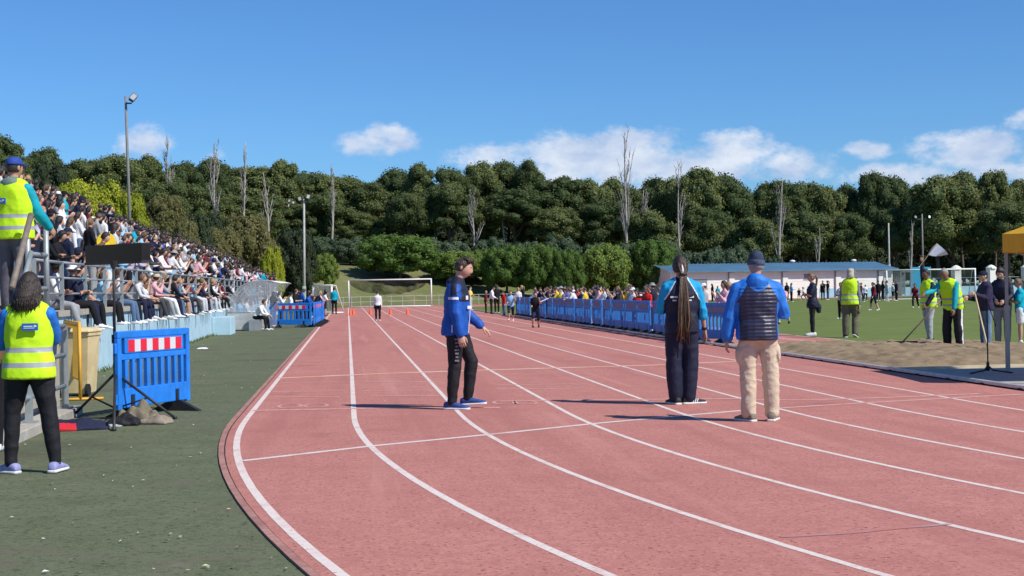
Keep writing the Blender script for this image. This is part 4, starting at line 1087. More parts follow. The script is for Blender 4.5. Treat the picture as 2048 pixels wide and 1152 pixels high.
def remesh(mb, voxel, smooth=2, adapt=0.0):
    """fuse overlapping closed shapes into one continuous surface -> (verts array, polys list)"""
    me = bpy.data.meshes.new('tmp'); me.from_pydata(mb.v, [], mb.f); me.update()
    o = bpy.data.objects.new('tmp', me); COL.objects.link(o)
    bm = bmesh.new(); bm.from_mesh(me); bmesh.ops.recalc_face_normals(bm, faces=bm.faces); bm.to_mesh(me); bm.free()
    md = o.modifiers.new('r', 'REMESH'); md.mode = 'VOXEL'; md.voxel_size = voxel; md.adaptivity = adapt
    dg = bpy.context.evaluated_depsgraph_get(); ev = o.evaluated_get(dg); m2 = ev.to_mesh()
    n = len(m2.vertices); V = np.empty(n * 3); m2.vertices.foreach_get('co', V); V = V.reshape(-1, 3)
    F = [tuple(p.vertices) for p in m2.polygons]
    E_ = np.empty(len(m2.edges) * 2, dtype=np.int64); m2.edges.foreach_get('vertices', E_); E_ = E_.reshape(-1, 2)
    ev.to_mesh_clear(); bpy.data.objects.remove(o); bpy.data.meshes.remove(me)
    for _ in range(smooth):
        S = np.zeros_like(V); C = np.zeros(n)
        np.add.at(S, E_[:, 0], V[E_[:, 1]]); np.add.at(S, E_[:, 1], V[E_[:, 0]]); np.add.at(C, E_[:, 0], 1); np.add.at(C, E_[:, 1], 1)
        V = V * .45 + .55 * S / np.maximum(C, 1)[:, None]
    return V, F


def vnormals(V, F):
    N = np.zeros_like(V)
    q = np.array([f if len(f) == 4 else (f[0], f[1], f[2], f[2]) for f in F])
    fn = np.cross(V[q[:, 2]] - V[q[:, 0]], V[q[:, 3]] - V[q[:, 1]] + 1e-12)
    for k in range(4): np.add.at(N, q[:, k], fn)
    return N / np.maximum(np.linalg.norm(N, axis=1), 1e-9)[:, None]


def wrinkle(V, F, amp, sc=(9, 9, 16), seed=0, weight=None):
    N = vnormals(V, F)
    d = np.array([.55 - 1.6 * abs(mnoise.noise(V3((p[0] * sc[0] * .8 + seed, p[1] * sc[1] * .8, p[2] * sc[2])))) + .5 * mnoise.noise(V3((p[0] * sc[0] * .6, p[1] * sc[1] * .6 + seed, p[2] * sc[2] * .5))) for p in V])
    if weight is not None: d = d * weight
    return V + N * (d * amp)[:, None]


def np_mesh(name, V, F, mats, mi=None, smooth=True):
    me = bpy.data.meshes.new(name); me.from_pydata([tuple(v) for v in V], [], F)
    for m in mats: me.materials.append(m)
    if mi is not None: me.polygons.foreach_set('material_index', [int(i) for i in mi])
    if smooth: me.polygons.foreach_set('use_smooth', [True] * len(F))
    me.update(); return me


def centers(V, F):
    return np.array([V[list(f)].mean(axis=0) for f in F])


class Skel:
    """joints of a 1.75 m figure facing +Y (x to its right), feet at z = 0 unless sit_z is given"""
    def __init__(s, lean=0.0, side=0.0, arms=None, legs=None, head=(0, 0, 0), sit_z=None, feet=None, spine=0.0, stride=0.0, wide=1.0, twist=0.0):
        arms = arms or {}; legs = legs or {}; feet = feet or {}
        s.wide = wide
        up = V3((math.sin(side), math.sin(lean), math.cos(lean) * math.cos(side))).normalized()
        rt = V3((math.cos(twist), math.sin(twist), 0)); rt = (rt - up * rt.dot(up)).normalized(); fw = up.cross(rt).normalized()
        s.up, s.rt, s.fw = up, rt, fw
        s.leg = {}
        tl, sl, ah = .425, .425, .085
        for sd, nm in ((1, 'r'), (-1, 'l')):
            th, sh = legs.get(nm, ((0.03 * sd, 0, -1), (0, 0, -1)))
            th, sh = V3(th).normalized(), V3(sh).normalized()
            hip = V3((.092 * sd, 0, 0)); kn = hip + th * tl; an = kn + sh * sl
            s.leg[nm] = [hip, kn, an, V3(feet.get(nm, (0.15 * sd, 1, 0))).normalized()]
        low = min(l[2].z for l in s.leg.values())
        s.pz = (sit_z if sit_z is not None else ah - low)
        off = V3((0, 0, s.pz))
        for l in s.leg.values():
            for k in range(3): l[k] = l[k] + off
        s.pel = off.copy()
        # a spine that may bend forward more towards the top
        def sp(h):
            b = spine * (h / .5) ** 2 * .12
            return s.pel + up * h + fw * b
        s.sp = sp
        s.sh = {}
        s.arm = {}
        for sd, nm in ((1, 'r'), (-1, 'l')):
            ua, fa = arms.get(nm, ((.16 * sd, 0.02, -1), (.04 * sd, .12, -1)))
            j = sp(.452) + rt * (.163 * sd * wide) + fw * -.008
            el = j + V3(ua).normalized() * .285; wr = el + V3(fa).normalized() * .245
            s.arm[nm] = [j, el, wr]
        yaw, pit, rol = head
        s.neck = sp(.53) + up * 0.0
        hb = sp(.552) + fw * (.018 + spine * .03)
        HM = Matrix.Rotation(yaw, 3, 'Z') @ Matrix.Rotation(pit, 3, 'X') @ Matrix.Rotation(rol, 3, 'Y')
        half = V3((0, math.sin(lean * .35), math.cos(lean * .35)))
        q = V3((0, 0, 1)).rotation_difference(half).to_matrix()
        s.HM = q @ HM
        s.head = hb + half * .045 + s.HM @ V3((0, .014, .095))


def ring(c, r, f, w, d, n=14, sq=2.3):
    out = []
    for k in range(n):
        a = 2 * math.pi * k / n; ca, sa = math.cos(a), math.sin(a)
        x = math.copysign(abs(ca) ** (2 / sq), ca) * w; y = math.copysign(abs(sa) ** (2 / sq), sa) * d
        out.append(c + r * x + f * y)
    return out


TORSO = [(-.10, .125, .098, -.012), (-.02, .162, .118, -.018), (.06, .160, .113, -.01), (.15, .143, .103, 0), (.26, .158, .115, .004), (.36, .174, .118, .0), (.44, .172, .104, -.008), (.49, .142, .084, -.012), (.53, .085, .066, -.012)]
TORSO_F = [(-.10, .128, .102, -.015), (-.02, .168, .122, -.022), (.06, .160, .113, -.012), (.15, .126, .096, 0), (.26, .140, .116, .014), (.36, .152, .122, .014), (.44, .150, .094, -.004), (.49, .124, .078, -.01), (.53, .075, .060, -.012)]


def torso(mb, s, lo=-.10, hi=.52, grow=0.0, female=False, hem=0.0, collar=0.0):
    rg = []
    for h, w, d, o in (TORSO_F if female else TORSO):
        if h < lo - 1e-6 or h > hi + 1e-6: continue
        g = grow + (hem if h < .1 else 0)
        if h > .44: g = grow * .7 + collar
        rg.append(ring(s.sp(h) + s.fw * o, s.rt, s.fw, w * (s.wide if h > .2 else (s.wide + 1) / 2) + g, d + g))
    mb.rings(rg)


def limb(mb, pts, rad, n=10, ends=True):
    """a tapered limb through joints with rounded ends; pts/rad may include in-between stations"""
    P = [V3(p) for p in pts]
    if ends:
        d0 = (P[0] - P[1]).normalized(); d1 = (P[-1] - P[-2]).normalized()
        P = [P[0] + d0 * rad[0] * .75, P[0] + d0 * rad[0] * .45] + P + [P[-1] + d1 * rad[-1] * .45, P[-1] + d1 * rad[-1] * .75]
        rad = [rad[0] * .45, rad[0] * .85] + list(rad) + [rad[-1] * .85, rad[-1] * .45]
    mb.tube(P, list(rad), n)


def mix(a, b, t): return a * (1 - t) + b * t


def arm_pts(a):
    j, e, w = a
    return [j, mix(j, e, .35), mix(j, e, .8), e, mix(e, w, .3), mix(e, w, .75), w]


def leg_pts(l):
    h, k, a = l[0], l[1], l[2]
    return [h, mix(h, k, .3), mix(h, k, .75), k, mix(k, a, .3), mix(k, a, .7), a]


def traps(mb, s, r=.05, x=.045):
    """slope from the neck to each shoulder"""
    for nm, sd in (('r', 1), ('l', -1)):
        limb(mb, [s.sp(.515) + s.rt * sd * x, mix(s.sp(.505) + s.rt * sd * x, s.arm[nm][0], .55), s.arm[nm][0]], [r * .95, r, r], 10)


def head_shape(mb, s, detail=True, hw=.078, hd=.100, hh=.119):
    nu, nv = (28, 22) if detail else (14, 10)
    rg = []
    for j in range(nv + 1):
        t = math.pi * (j / nv); t = min(max(t, .1), math.pi - .1)
        zz = -math.cos(t); rr = math.sin(t); ringp = []
        for k in range(nu):
            a = 2 * math.pi * k / nu
            x, y = rr * math.cos(a), rr * math.sin(a)
            w = hw; d = hd
            if zz < 0: w *= 1 - .30 * zz * zz; d *= (1 - .22 * zz * zz) if y < 0 else (1 - .03 * zz * zz)
            if zz < -.2 and y < 0: d *= 1 - .28 * min(1, (-zz - .2) / .7)
            p = V3((x * w, y * d, zz * hh))
            if y > 0.2 and detail:
                def g(cx, cz, sx, sz): return math.exp(-((abs(p.x) - cx) / sx) ** 2 - ((p.z - cz) / sz) ** 2)
                p.y += .026 * g(0, -.026, .012, .016) + .012 * g(0, .002, .009, .022) + .005 * g(.022, .026, .022, .009)
                p.y -= .010 * g(.030, .006, .014, .010)
                p.y += .006 * g(0, -.066, .020, .008) + .008 * g(0, -.098, .018, .014) - .004 * g(0, -.054, .02, .005)
            elif y > .2:
                p.y += .016 * math.exp(-(p.x / .02) ** 2 - ((p.z + .02) / .03) ** 2)
            ringp.append(s.head + s.HM @ p)
        rg.append(ringp)
    mb.rings(rg)
    if detail:
        for sd in (-1, 1):
            M = s.HM @ Matrix.Rotation(sd * .35, 3, 'Z')
            mb.ball(s.head + s.HM @ V3((.077 * sd, -.012, -.004)), .009, .02, .031, 10, 8, M=M)


def face_bits(mb, s, m_eye, m_dark, m_lip):
    """eyes, brows and lips set on the face"""
    for sd in (-1, 1):
        c = s.head + s.HM @ V3((.030 * sd, .0765, .006)); mb.ball(c, .011, .009, .006, 10, 6, m=m_eye, M=s.HM)
        c = s.head + s.HM @ V3((.030 * sd, .0835, .006)); mb.ball(c, .005, .004, .0052, 8, 6, m=m_dark, M=s.HM)
        a = s.head + s.HM @ V3((.014 * sd, .089, .024)); b = s.head + s.HM @ V3((.030 * sd, .0885, .030)); c = s.head + s.HM @ V3((.046 * sd, .080, .025))
        mb.tube([a, b, c], [.0032, .0042, .0025], 6, m=m_dark)
    pts = [s.head + s.HM @ V3((x, .0955 - abs(x) * .35, -.064)) for x in (-.022, -.01, 0, .01, .022)]
    mb.tube(pts, [.002, .0045, .005, .0045, .002], 6, m=m_lip)


def hand(mb, wrist, fwd, palm_n, side, curl=.5, n=6, scale=1.0):
    """palm and five fingers; fwd along the hand, palm_n out of the palm, side = +1 when the thumb lies on fwd x palm_n"""
    f = V3(fwd).normalized(); p = V3(palm_n); p = (p - f * p.dot(f)).normalized(); t = f.cross(p) * side
    S = scale
    mb.rings([ring(wrist + f * (x * S), t, p, w * S, d * S, 10, 2.6) for x, w, d in ((-.03, .026, .02), (.0, .028, .021), (.03, .038, .018), (.07, .043, .016), (.092, .040, .014), (.1, .03, .008))])
    for k, (o, ln) in enumerate(((.031, .070), (.011, .080), (-.010, .074), (-.030, .058))):
        base = wrist + f * (.085 * S) + t * (o * S); q = [base]; ang = curl * .35
        for sg in (.45, .32, .23):
            d = f * math.cos(ang) + p * math.sin(ang); q.append(q[-1] + d * (ln * sg * S)); ang += curl * .85
        mb.tube(q, [.0092 * S, .009 * S, .008 * S, .0062 * S], n)
    b = wrist + f * (.025 * S) + t * (.030 * S)
    d1 = (f * .75 + t * .55 + p * .35).normalized(); d2 = (f * .95 + t * .05 + p * .45).normalized()
    mb.tube([b, b + d1 * (.038 * S), b + d1 * (.038 * S) + d2 * (.030 * S), b + d1 * (.038 * S) + d2 * (.052 * S)], [.0125 * S, .011 * S, .0095 * S, .007 * S], n)


def shoe(mb, s, nm, up=0.0, size=1.0):
    """upper (material 0) and sole (material 1) round the foot"""
    a = s.leg[nm][2]; f = s.leg[nm][3].copy(); u = V3((0, 0, 1))
    if abs(f.z) > .05: u = (u - f * u.dot(f)).normalized()
    r = f.cross(u).normalized(); g = a - u * .085
    prof = [(-.085, .024, .055), (-.078, .034, .085), (-.04, .038, .095), (.0, .038, .100), (.04, .040, .090), (.09, .045, .070), (.14, .047, .055), (.175, .040, .046), (.195, .024, .038)]
    mb.rings([ring(g + f * (x * size) + u * (.018 + (h - .018) / 2), r, u, w * size, (h - .014) / 2, 12, 2.6) for x, w, h in prof], 0)
    mb.rings([ring(g + f * (x * size * 1.02) + u * .014, r, u, (w + .006) * size, .014, 12, 4) for x, w, h in prof], 1)


def hair_short(mb, s, top=1.07, vol=.012, low=-.035, seed=0):
    nu, nv = 26, 18; rg = []
    for j in range(nv + 1):
        t = math.pi * j / nv; t = min(max(t, .1), math.pi - .1); rr, zz = math.sin(t), -math.cos(t); q = []
        for k in range(nu):
            a = 2 * math.pi * k / nu; x, y = rr * math.cos(a), rr * math.sin(a)
            p = V3((x * .0755, y * .097, zz * .116))
            line = low if y < -.15 else (low + (.062 - low) * smooth01((y + .15) / .85))       # hairline climbs to the brow
            k_ = smooth01((p.z - line + .010) / .022)
            nz = mnoise.noise(V3((x * 3 + seed, y * 3, zz * 3))) * .5 + mnoise.noise(V3((x * 9 + seed, y * 9, zz * 5)))
            sc = .90 + k_ * (.135 + vol / .1 + .018 * nz)
            if zz < -.55: sc = min(sc, .8)
            q.append(s.head + s.HM @ (p * sc))
        rg.append(q)
    mb.rings(rg)


def hair_long(mb, s, length=.26, seed=0, width=.085, back=.05):
    hair_short(mb, s, vol=.016, low=-.06, seed=seed)
    rg = []
    for k in range(8):
        t = k / 7
        c = s.head + s.HM @ V3((0, -.055 - back * smooth01(t * 1.4), .03 - t * (length + .06)))
        n = 14; w = width * (1 - .30 * t ** 3); d = .058 * (1 - .35 * t); q = []
        for i in range(n):
            a = 2 * math.pi * i / n
            w_ = 1 + .12 * mnoise.noise(V3((math.cos(a) * 2.5, math.sin(a) * 2.5, t * 4 + seed)))
            q.append(c + s.HM @ V3((math.cos(a) * w * w_, math.sin(a) * d * w_, .02 * mnoise.noise(V3((a * 2, t, seed))) if k == 7 else 0)))
        rg.append(q)
    mb.rings(rg)


def hair_locks(mb, s, length=.25, seed=0, n=90, width=.11, back=.13):
    """long loose hair as wavy locks falling from the crown over the shoulders"""
    hair_short(mb, s, vol=.012, low=-.07, seed=seed); g = random.Random(seed)
    for k in range(n):
        a = g.uniform(-1.9, 1.9); el = g.uniform(.1, 1.2)
        d = V3((math.sin(a) * math.cos(el) * .086, -math.cos(a) * math.cos(el) * .108, math.sin(el) * .125 + .005))
        e = V3((math.sin(a) * .098, -math.cos(a) * .112 - .012, -.03)); ph = g.uniform(0, 6)
        L = length * g.uniform(.72, 1.08); pts = [s.head + s.HM @ d, s.head + s.HM @ ((d + e) / 2 * 1.06), s.head + s.HM @ e]
        x1 = math.sin(a) * width + g.gauss(0, .012); y1 = -.06 - max(0, math.cos(a)) * back * .75 - .03
        for t in (.35, .65, 1.0):
            pts.append(s.head + s.HM @ V3((e.x * (1 - t) + x1 * t + .012 * math.sin(ph + t * 9), e.y * (1 - t) + y1 * t + .01 * math.sin(ph * 2 + t * 8), -.03 - L * t)))
        r = g.uniform(.004, .008); mb.tube(pts, [r * .6, r, r, r, r * .8, r * .25], 6)


def hair_tail(mb, s, length=.28, seed=0):
    hair_short(mb, s, vol=.010, low=-.05, seed=seed)
    b = s.head + s.HM @ V3((0, -.095, .04))
    mb.tube([b, b + s.HM @ V3((0, -.045, .01)), b + s.HM @ V3((0, -.07, -.06)), b + s.HM @ V3((0, -.06, -length * .7)), b + s.HM @ V3((0, -.04, -length))], [.018, .028, .034, .028, .008], 8)


def cap_shape(mb, s, brim=True, beanie=False, bucket=False):
    nu, nv = 22, 9; rg = []
    for j in range(nv + 1):
        t = j / nv; z = .035 + (.128 - .035) * math.sin(t * math.pi / 2) if not beanie else -.005 + (.148 + .005) * math.sin(t * math.pi / 2)
        r = math.cos(t * math.pi / 2 * .985) ** .62
        rg.append([s.head + s.HM @ V3((math.cos(2 * math.pi * k / nu) * .086 * r, math.sin(2 * math.pi * k / nu) * .107 * r - .004, z)) for k in range(nu)])
    mb.rings(rg)
    if beanie:
        for zc, gr in ((.020, .005),):
            mb.rings([[s.head + s.HM @ V3((math.cos(2 * math.pi * k / nu) * (.086 + g), math.sin(2 * math.pi * k / nu) * (.107 + g) - .004, zc + dz)) for k in range(nu)] for dz, g in ((-.025, .002), (-.022, gr), (.022, gr), (.026, .0))], 1)
    if brim:
        v = []; n = 12
        for k in range(n + 1):
            a = math.pi * k / n
            v.append((s.head + s.HM @ V3((math.cos(a) * .078, .06 + math.sin(a) * .045, .04)), s.head + s.HM @ V3((math.cos(a) * .084, .07 + math.sin(a) * .115, .022))))
        vs = [p for ab in v for p in ab] + [p + s.HM @ V3((0, 0, .008)) for ab in v for p in ab]; b = 2 * (n + 1); fs = []
        for k in range(n):
            fs += [(2 * k, 2 * k + 1, 2 * k + 3, 2 * k + 2), (b + 2 * k + 2, b + 2 * k + 3, b + 2 * k + 1, b + 2 * k), (2 * k + 1, b + 2 * k + 1, b + 2 * k + 3, 2 * k + 3)]
        mb.add(vs, fs)
    if bucket:
        mb.rings([[s.head + s.HM @ V3((math.cos(2 * math.pi * k / nu) * (.088 + g), math.sin(2 * math.pi * k / nu) * (.108 + g), z)) for k in range(nu)] for g, z in ((0, .05), (.06, .018), (.062, .024), (0, .06))], cap=False)


ARM_R = [.054, .050, .043, .040, .040, .031, .026]
LEG_R = [.088, .084, .064, .055, .057, .046, .038]


# ------------------------------------------------------------------ clothes, skin and hair materials
SKIN = [mat('skin_light', (.56, .33, .24), .55, .10, 9, spec=.35, sub=.08), mat('skin_tan', (.46, .26, .175), .55, .10, 9, spec=.35, sub=.08), mat('skin_brown', (.25, .13, .085), .55, .10, 9, spec=.35, sub=.06)]
HAIRC = {'dark brown': (.030, .019, .013), 'black': (.012, .011, .011), 'brown': (.075, .042, .022), 'light brown': (.17, .10, .05), 'blond': (.34, .22, .10), 'grey': (.26, .25, .24)}
def hair_mat(name, c):
    """strands: noise drawn out along the fall of the hair"""
    m = mat(name, c, .48, .5, 1.0, bump=.5, bscale=1.0, spec=.45)
    nt = m.node_tree; tc = [n for n in nt.nodes if n.type == 'TEX_COORD'][0]; mp = nt.nodes.new('ShaderNodeMapping'); mp.inputs['Scale'].default_value = (120, 120, 14)
    nt.links.new(tc.outputs['Object'], mp.inputs[0])
    for n in nt.nodes:
        if n.type == 'TEX_NOISE': nt.links.new(mp.outputs[0], n.inputs['Vector'])
    return m
HAIR = {k: hair_mat('hair_' + k.replace(' ', '_'), c) for k, c in HAIRC.items()}
CLOTHC = {'white': (.74, .74, .74), 'navy': (.018, .022, .050), 'black': (.014, .014, .016), 'grey': (.30, .31, .32), 'light grey': (.52, .53, .55), 'red': (.58, .028, .025), 'maroon': (.16, .018, .030),
          'light blue': (.26, .50, .72), 'blue': (.02, .10, .42), 'turquoise': (.01, .36, .48), 'pink': (.72, .38, .42), 'yellow': (.75, .52, .05), 'green': (.03, .17, .07), 'olive': (.10, .11, .05), 'beige': (.52, .42, .29),
          'orange': (.70, .19, .04), 'denim': (.09, .15, .26), 'brown': (.14, .075, .04), 'purple': (.16, .07, .26), 'charcoal': (.055, .058, .065), 'lilac': (.46, .42, .58), 'coral': (.66, .24, .20)}


def cloth(c):
    return mat('cloth_' + c.replace(' ', '_'), CLOTHC[c], .85, .14, 7, bump=.35, bscale=26, spec=.15)


M_shoe_w = mat('shoe_white', (.70, .70, .69), .6, .08, 12)
M_shoe_k = mat('shoe_black', (.018, .018, .02), .6, .2, 12)
M_sole = mat('shoe_sole', (.66, .65, .62), .6, .1, 12)
M_eye = mat('eye_white', (.70, .68, .66), .25, .03)
M_lip = mat('lips', (.45, .17, .14), .5, .05)

# ------------------------------------------------------------------ crowd figures: one fused mesh per pose, colours per person
AF = {'r': ((.20, .35, -1), (-1, .55, .12)), 'l': ((-.20, .35, -1), (1, .55, .20))}                       # arms folded
AD = None
PHONE = {'r': ((.25, .45, -1), (-.25, .75, 1.0)), 'l': ((-.25, .45, -1), (.25, .75, 1.0))}
LEANR = {'r': ((.18, .55, -.9), (-.75, .75, -.05)), 'l': ((-.18, .55, -.9), (.75, .70, .05))}
SHADEY = {'r': ((.75, .45, -.15), (-.75, .35, .75)), 'l': ((-.16, .02, -1), (-.04, .2, -1))}
LAP = {'r': ((.20, .22, -1), (-.50, .80, -.45)), 'l': ((-.20, .22, -1), (.45, .85, -.50))}
KNEES = {'r': ((.24, .45, -.9), (-.50, .75, -.25)), 'l': ((-.24, .45, -.9), (.45, .70, -.40))}
CHIN = {'r': ((.10, .70, -.75), (-.25, .25, 1)), 'l': ((-.16, .35, -1), (.45, 1, -.1))}
POINT = {'r': ((.3, .9, -.2), (.1, 1, .1)), 'l': ((-.18, .0, -1), (-.04, .15, -1))}
SITL = {'r': ((.10, 1, -.10), (.03, .10, -1)), 'l': ((-.10, 1, -.10), (-.03, .18, -1))}
SITL2 = {'r': ((.16, 1, -.06), (.02, .32, -1)), 'l': ((-.08, 1, -.14), (.04, -.05, -1))}
RUN1 = dict(lean=.16, arms={'r': ((.2, -.75, -.75), (-.1, .8, -.25)), 'l': ((-.2, .75, -.7), (.15, .75, .75))}, legs={'r': ((.05, .75, -.75), (.02, -.45, -1)), 'l': ((-.05, -.35, -1), (0, -.85, -.60))}, feet={'r': (.05, 1, .15), 'l': (0, .55, -.85)})
WALK = dict(lean=.05, arms={'r': ((.16, -.30, -1), (.02, .05, -1)), 'l': ((-.16, .30, -1), (-.02, .45, -1))}, legs={'r': ((.03, .32, -1), (.02, .05, -1)), 'l': ((-.03, -.16, -1), (0, -.45, -1))}, feet={'l': (0, 1, -.35)})
POSES = {
    'stand': dict(), 'fold': dict(arms=AF), 'phone': dict(arms=PHONE, head=(0, .1, 0)), 'lean': dict(lean=.30, arms=LEANR, spine=.4, head=(0, -.1, 0)),
    'shade': dict(arms=SHADEY, head=(.2, .05, 0)), 'point': dict(arms=POINT, head=(-.2, 0, 0)), 'turn': dict(head=(.75, 0, 0), arms={'r': ((.25, .25, -1), (-.5, .9, .1))}),
    'bow': dict(lean=.12, head=(.2, -.5, 0), arms=LAP),
    'sit_lap': dict(lean=.08, arms=LAP, legs=SITL, sit_z=.11, head=(.3, 0, 0)), 'sit_knees': dict(lean=.42, spine=.6, arms=KNEES, legs=SITL, sit_z=.11, head=(.2, .15, 0)),
    'sit_fold': dict(lean=.14, arms=AF, legs=SITL2, sit_z=.11, head=(.5, 0, 0)), 'sit_chin': dict(lean=.34, spine=.5, arms=CHIN, legs=SITL2, sit_z=.11, head=(.5, .1, 0)),
    'sit_phone': dict(lean=.1, arms=PHONE, legs=SITL, sit_z=.11, head=(-.2, .05, 0)),
    'run': RUN1, 'walk': WALK,
}
PROTO = {}


def crowd_proto(name, voxel=.024):
    if name in PROTO: return PROTO[name]
    s = Skel(**POSES[name]); mb = MB(); caps = []          # caps: (p0, p1, radius, slot)
    female = False
    torso(mb, s, grow=.020)
    for a, b in ((-.02, .2), (.2, .36), (.36, .44)): caps.append((s.sp(a), s.sp(b), .16, 1))
    for sd in (-1, 1): caps.append((s.sp(.05) + s.rt * .05 * sd, s.sp(.36) + s.rt * .07 * sd, .13, 1))
    caps.append((s.sp(-.10), s.sp(-.05), .16, 2))
    traps(mb, s, .058)
    limb(mb, [s.sp(.46), s.sp(.55), s.head], [.062, .056, .055], 10); caps.append((s.sp(.53), s.head, .058, 0))
    head_shape(mb, s, False); caps.append((s.head - s.HM @ V3((0, 0, .03)), s.head + s.HM @ V3((0, 0, .03)), .10, 0))
    for nm, sd in (('r', 1), ('l', -1)):
        a = s.arm[nm]
        limb(mb, arm_pts(a), [r + .012 for r in ARM_R]); caps.append((a[0], a[1], .062, 1)); caps.append((a[1], mix(a[1], a[2], .9), .052, 5))
        d = (a[2] - a[1]).normalized(); limb(mb, [a[2], a[2] + d * .09, a[2] + d * .15], [.034, .042, .030], 8); caps.append((a[2] + d * .02, a[2] + d * .13, .045, 0))
        l = s.leg[nm]
        limb(mb, leg_pts(l), [r + .014 for r in LEG_R]); caps.append((l[0], l[1], .098, 2)); caps.append((l[1], l[2] + (l[1] - l[2]).normalized() * .02, .068, 6))
        shoe(mb, s, nm); f = l[3]; g = l[2] - V3((0, 0, .05)); caps.append((g - f * .05, g + f * .13, .055, 3))
    V, F = remesh(mb, voxel, 2)
    C = centers(V, F); best = np.full(len(C), 1e9); idx = np.zeros(len(C), int)
    for p0, p1, r, sl in caps:
        p0, p1 = np.array(p0), np.array(p1); d = p1 - p0; t = np.clip(((C - p0) @ d) / max(d @ d, 1e-9), 0, 1)
        q = np.linalg.norm(C - p0 - t[:, None] * d, axis=1) / r
        w = q < best; best[w] = q[w]; idx[w] = sl
    me = np_mesh('person', V, F, [SKIN[0], cloth('white'), cloth('navy'), M_shoe_w, cloth('white'), cloth('white'), cloth('navy')], idx)
    PROTO[name] = (me, s.head.copy(), s.HM.to_euler())
    return PROTO[name]


class _H:      # a head at the origin, for shared hair meshes
    head = V3((0, 0, 0)); HM = Matrix.Identity(3)


def make_hair_protos():
    out = {}
    for nm, fn in (('short', lambda m: hair_short(m, _H, vol=.014, seed=1)), ('cropped', lambda m: hair_short(m, _H, vol=.004, low=-.02, seed=4)), ('long', lambda m: hair_long(m, _H, .24, 2)), ('ponytail', lambda m: hair_tail(m, _H, .26, 3)),
                   ('cap', lambda m: cap_shape(m, _H)), ('hat', lambda m: cap_shape(m, _H, False, False, True))):
        mb = MB(); fn(mb); out[nm] = mb.mesh('hair' if nm not in ('cap', 'hat') else nm, [HAIR['black']], True)
    return out


HAIRP = make_hair_protos()
CR = random.Random(77)
TOPS = ['white'] * 8 + ['navy'] * 7 + ['black'] * 9 + ['grey'] * 5 + ['light grey'] * 5 + ['red'] * 2 + ['maroon'] * 4 + ['light blue'] * 3 + ['blue'] * 2 + ['turquoise', 'pink', 'olive', 'beige', 'charcoal', 'charcoal', 'charcoal', 'lilac', 'brown', 'navy', 'black', 'maroon']
BOTS = ['navy'] * 7 + ['black'] * 9 + ['grey'] * 4 + ['light grey'] * 3 + ['denim'] * 3 + ['charcoal'] * 3 + ['beige', 'white', 'skin', 'skin']


def crowd_person(pose, loc, heading, height, top=None, bottom=None, hair=None, hcol=None, skin=None, sleeves=None, shoes=None, label='', group=None, stuff=None):
    me, hp, he = crowd_proto(pose)
    top = top or CR.choice(TOPS); bottom = bottom or CR.choice(BOTS)
    hair = hair or CR.choice(['short'] * 5 + ['cropped'] * 2 + ['long'] * 4 + ['ponytail'] * 3 + ['cap'] * 2 + ['hat'])
    hcol = hcol or CR.choice(['dark brown'] * 5 + ['black'] * 5 + ['brown'] * 3 + ['light brown', 'blond'])
    skin = skin or CR.choice([SKIN[0]] * 6 + [SKIN[1]] * 3 + [SKIN[2]])
    if sleeves is None: sleeves = CR.random() < .35
    shoes = shoes or CR.choice([M_shoe_w, M_shoe_w, M_shoe_k])
    o = link_mesh('person', me, None, loc, (0, 0, heading), (height / 1.75,) * 3)
    bm_ = skin if bottom == 'skin' else cloth(bottom)
    shorts = bottom == 'skin'
    mats = [skin, cloth(top), cloth('navy') if shorts else bm_, shoes, cloth(top), skin if sleeves else cloth(top), bm_]
    for i, m in enumerate(mats):
        o.material_slots[i].link = 'OBJECT'; o.material_slots[i].material = m
    hat = hair in ('cap', 'hat')
    h = link_mesh('cap' if hat else 'hair', HAIRP['short' if hat else hair], o, hp, he)
    h.name = 'hair'
    h.material_slots[0].link = 'OBJECT'; h.material_slots[0].material = HAIR[hcol]
    if hat:
        k = link_mesh('cap', HAIRP[hair], o, hp, he); k.material_slots[0].link = 'OBJECT'; k.material_slots[0].material = cloth(CR.choice(['white', 'navy', 'black', 'beige', 'navy', 'black', 'grey']))
    desc = ('bare legs' if shorts else bottom + ' trousers')
    lab = label.replace('{top}', top).replace('{bot}', desc).replace('{hair}', {'cap': 'cap', 'hat': 'hat'}.get(hair, hcol + ' hair'))
    if len(lab.split()) > 16: lab = label.replace('{top}', top).replace('{bot}', desc).replace(' {hair},', '')
    tag(o, lab, 'person', group)
    return o
# ------------------------------------------------------------------ spectators and athletes
def face(dx, dy): return math.atan2(-dx, dy)
ROWN = ['front ledge', 'second row', 'third row', 'fourth row', 'fifth row', 'top row']
SEATED = ['sit_lap', 'sit_knees', 'sit_fold', 'sit_chin', 'sit_phone', 'sit_knees']
STANDING = ['stand', 'fold', 'phone', 'shade', 'turn', 'bow', 'fold', 'stand', 'turn']
GS = 'spectators on the stand'
Y_CUT = 54.0
# front ledge: seated, legs hanging over the blue wall
n = 0; y = 25.6
while y < Y_CUT:
    n += 1
    h = CR.uniform(1.38, 1.62)
    top, bot = None, None
    crowd_person(CR.choice(SEATED), (SX - .26 + CR.uniform(-.03, .03), y, SZ), face(1, CR.uniform(-.25, .6)), h, top, bot, label='{top} top, {bot}, {hair}, seated ' + ordn(n) + ' from near end of stand ledge', group=GS)
    y += CR.choice([.46, .5, .55, .5, .62, 1.5, 2.1])
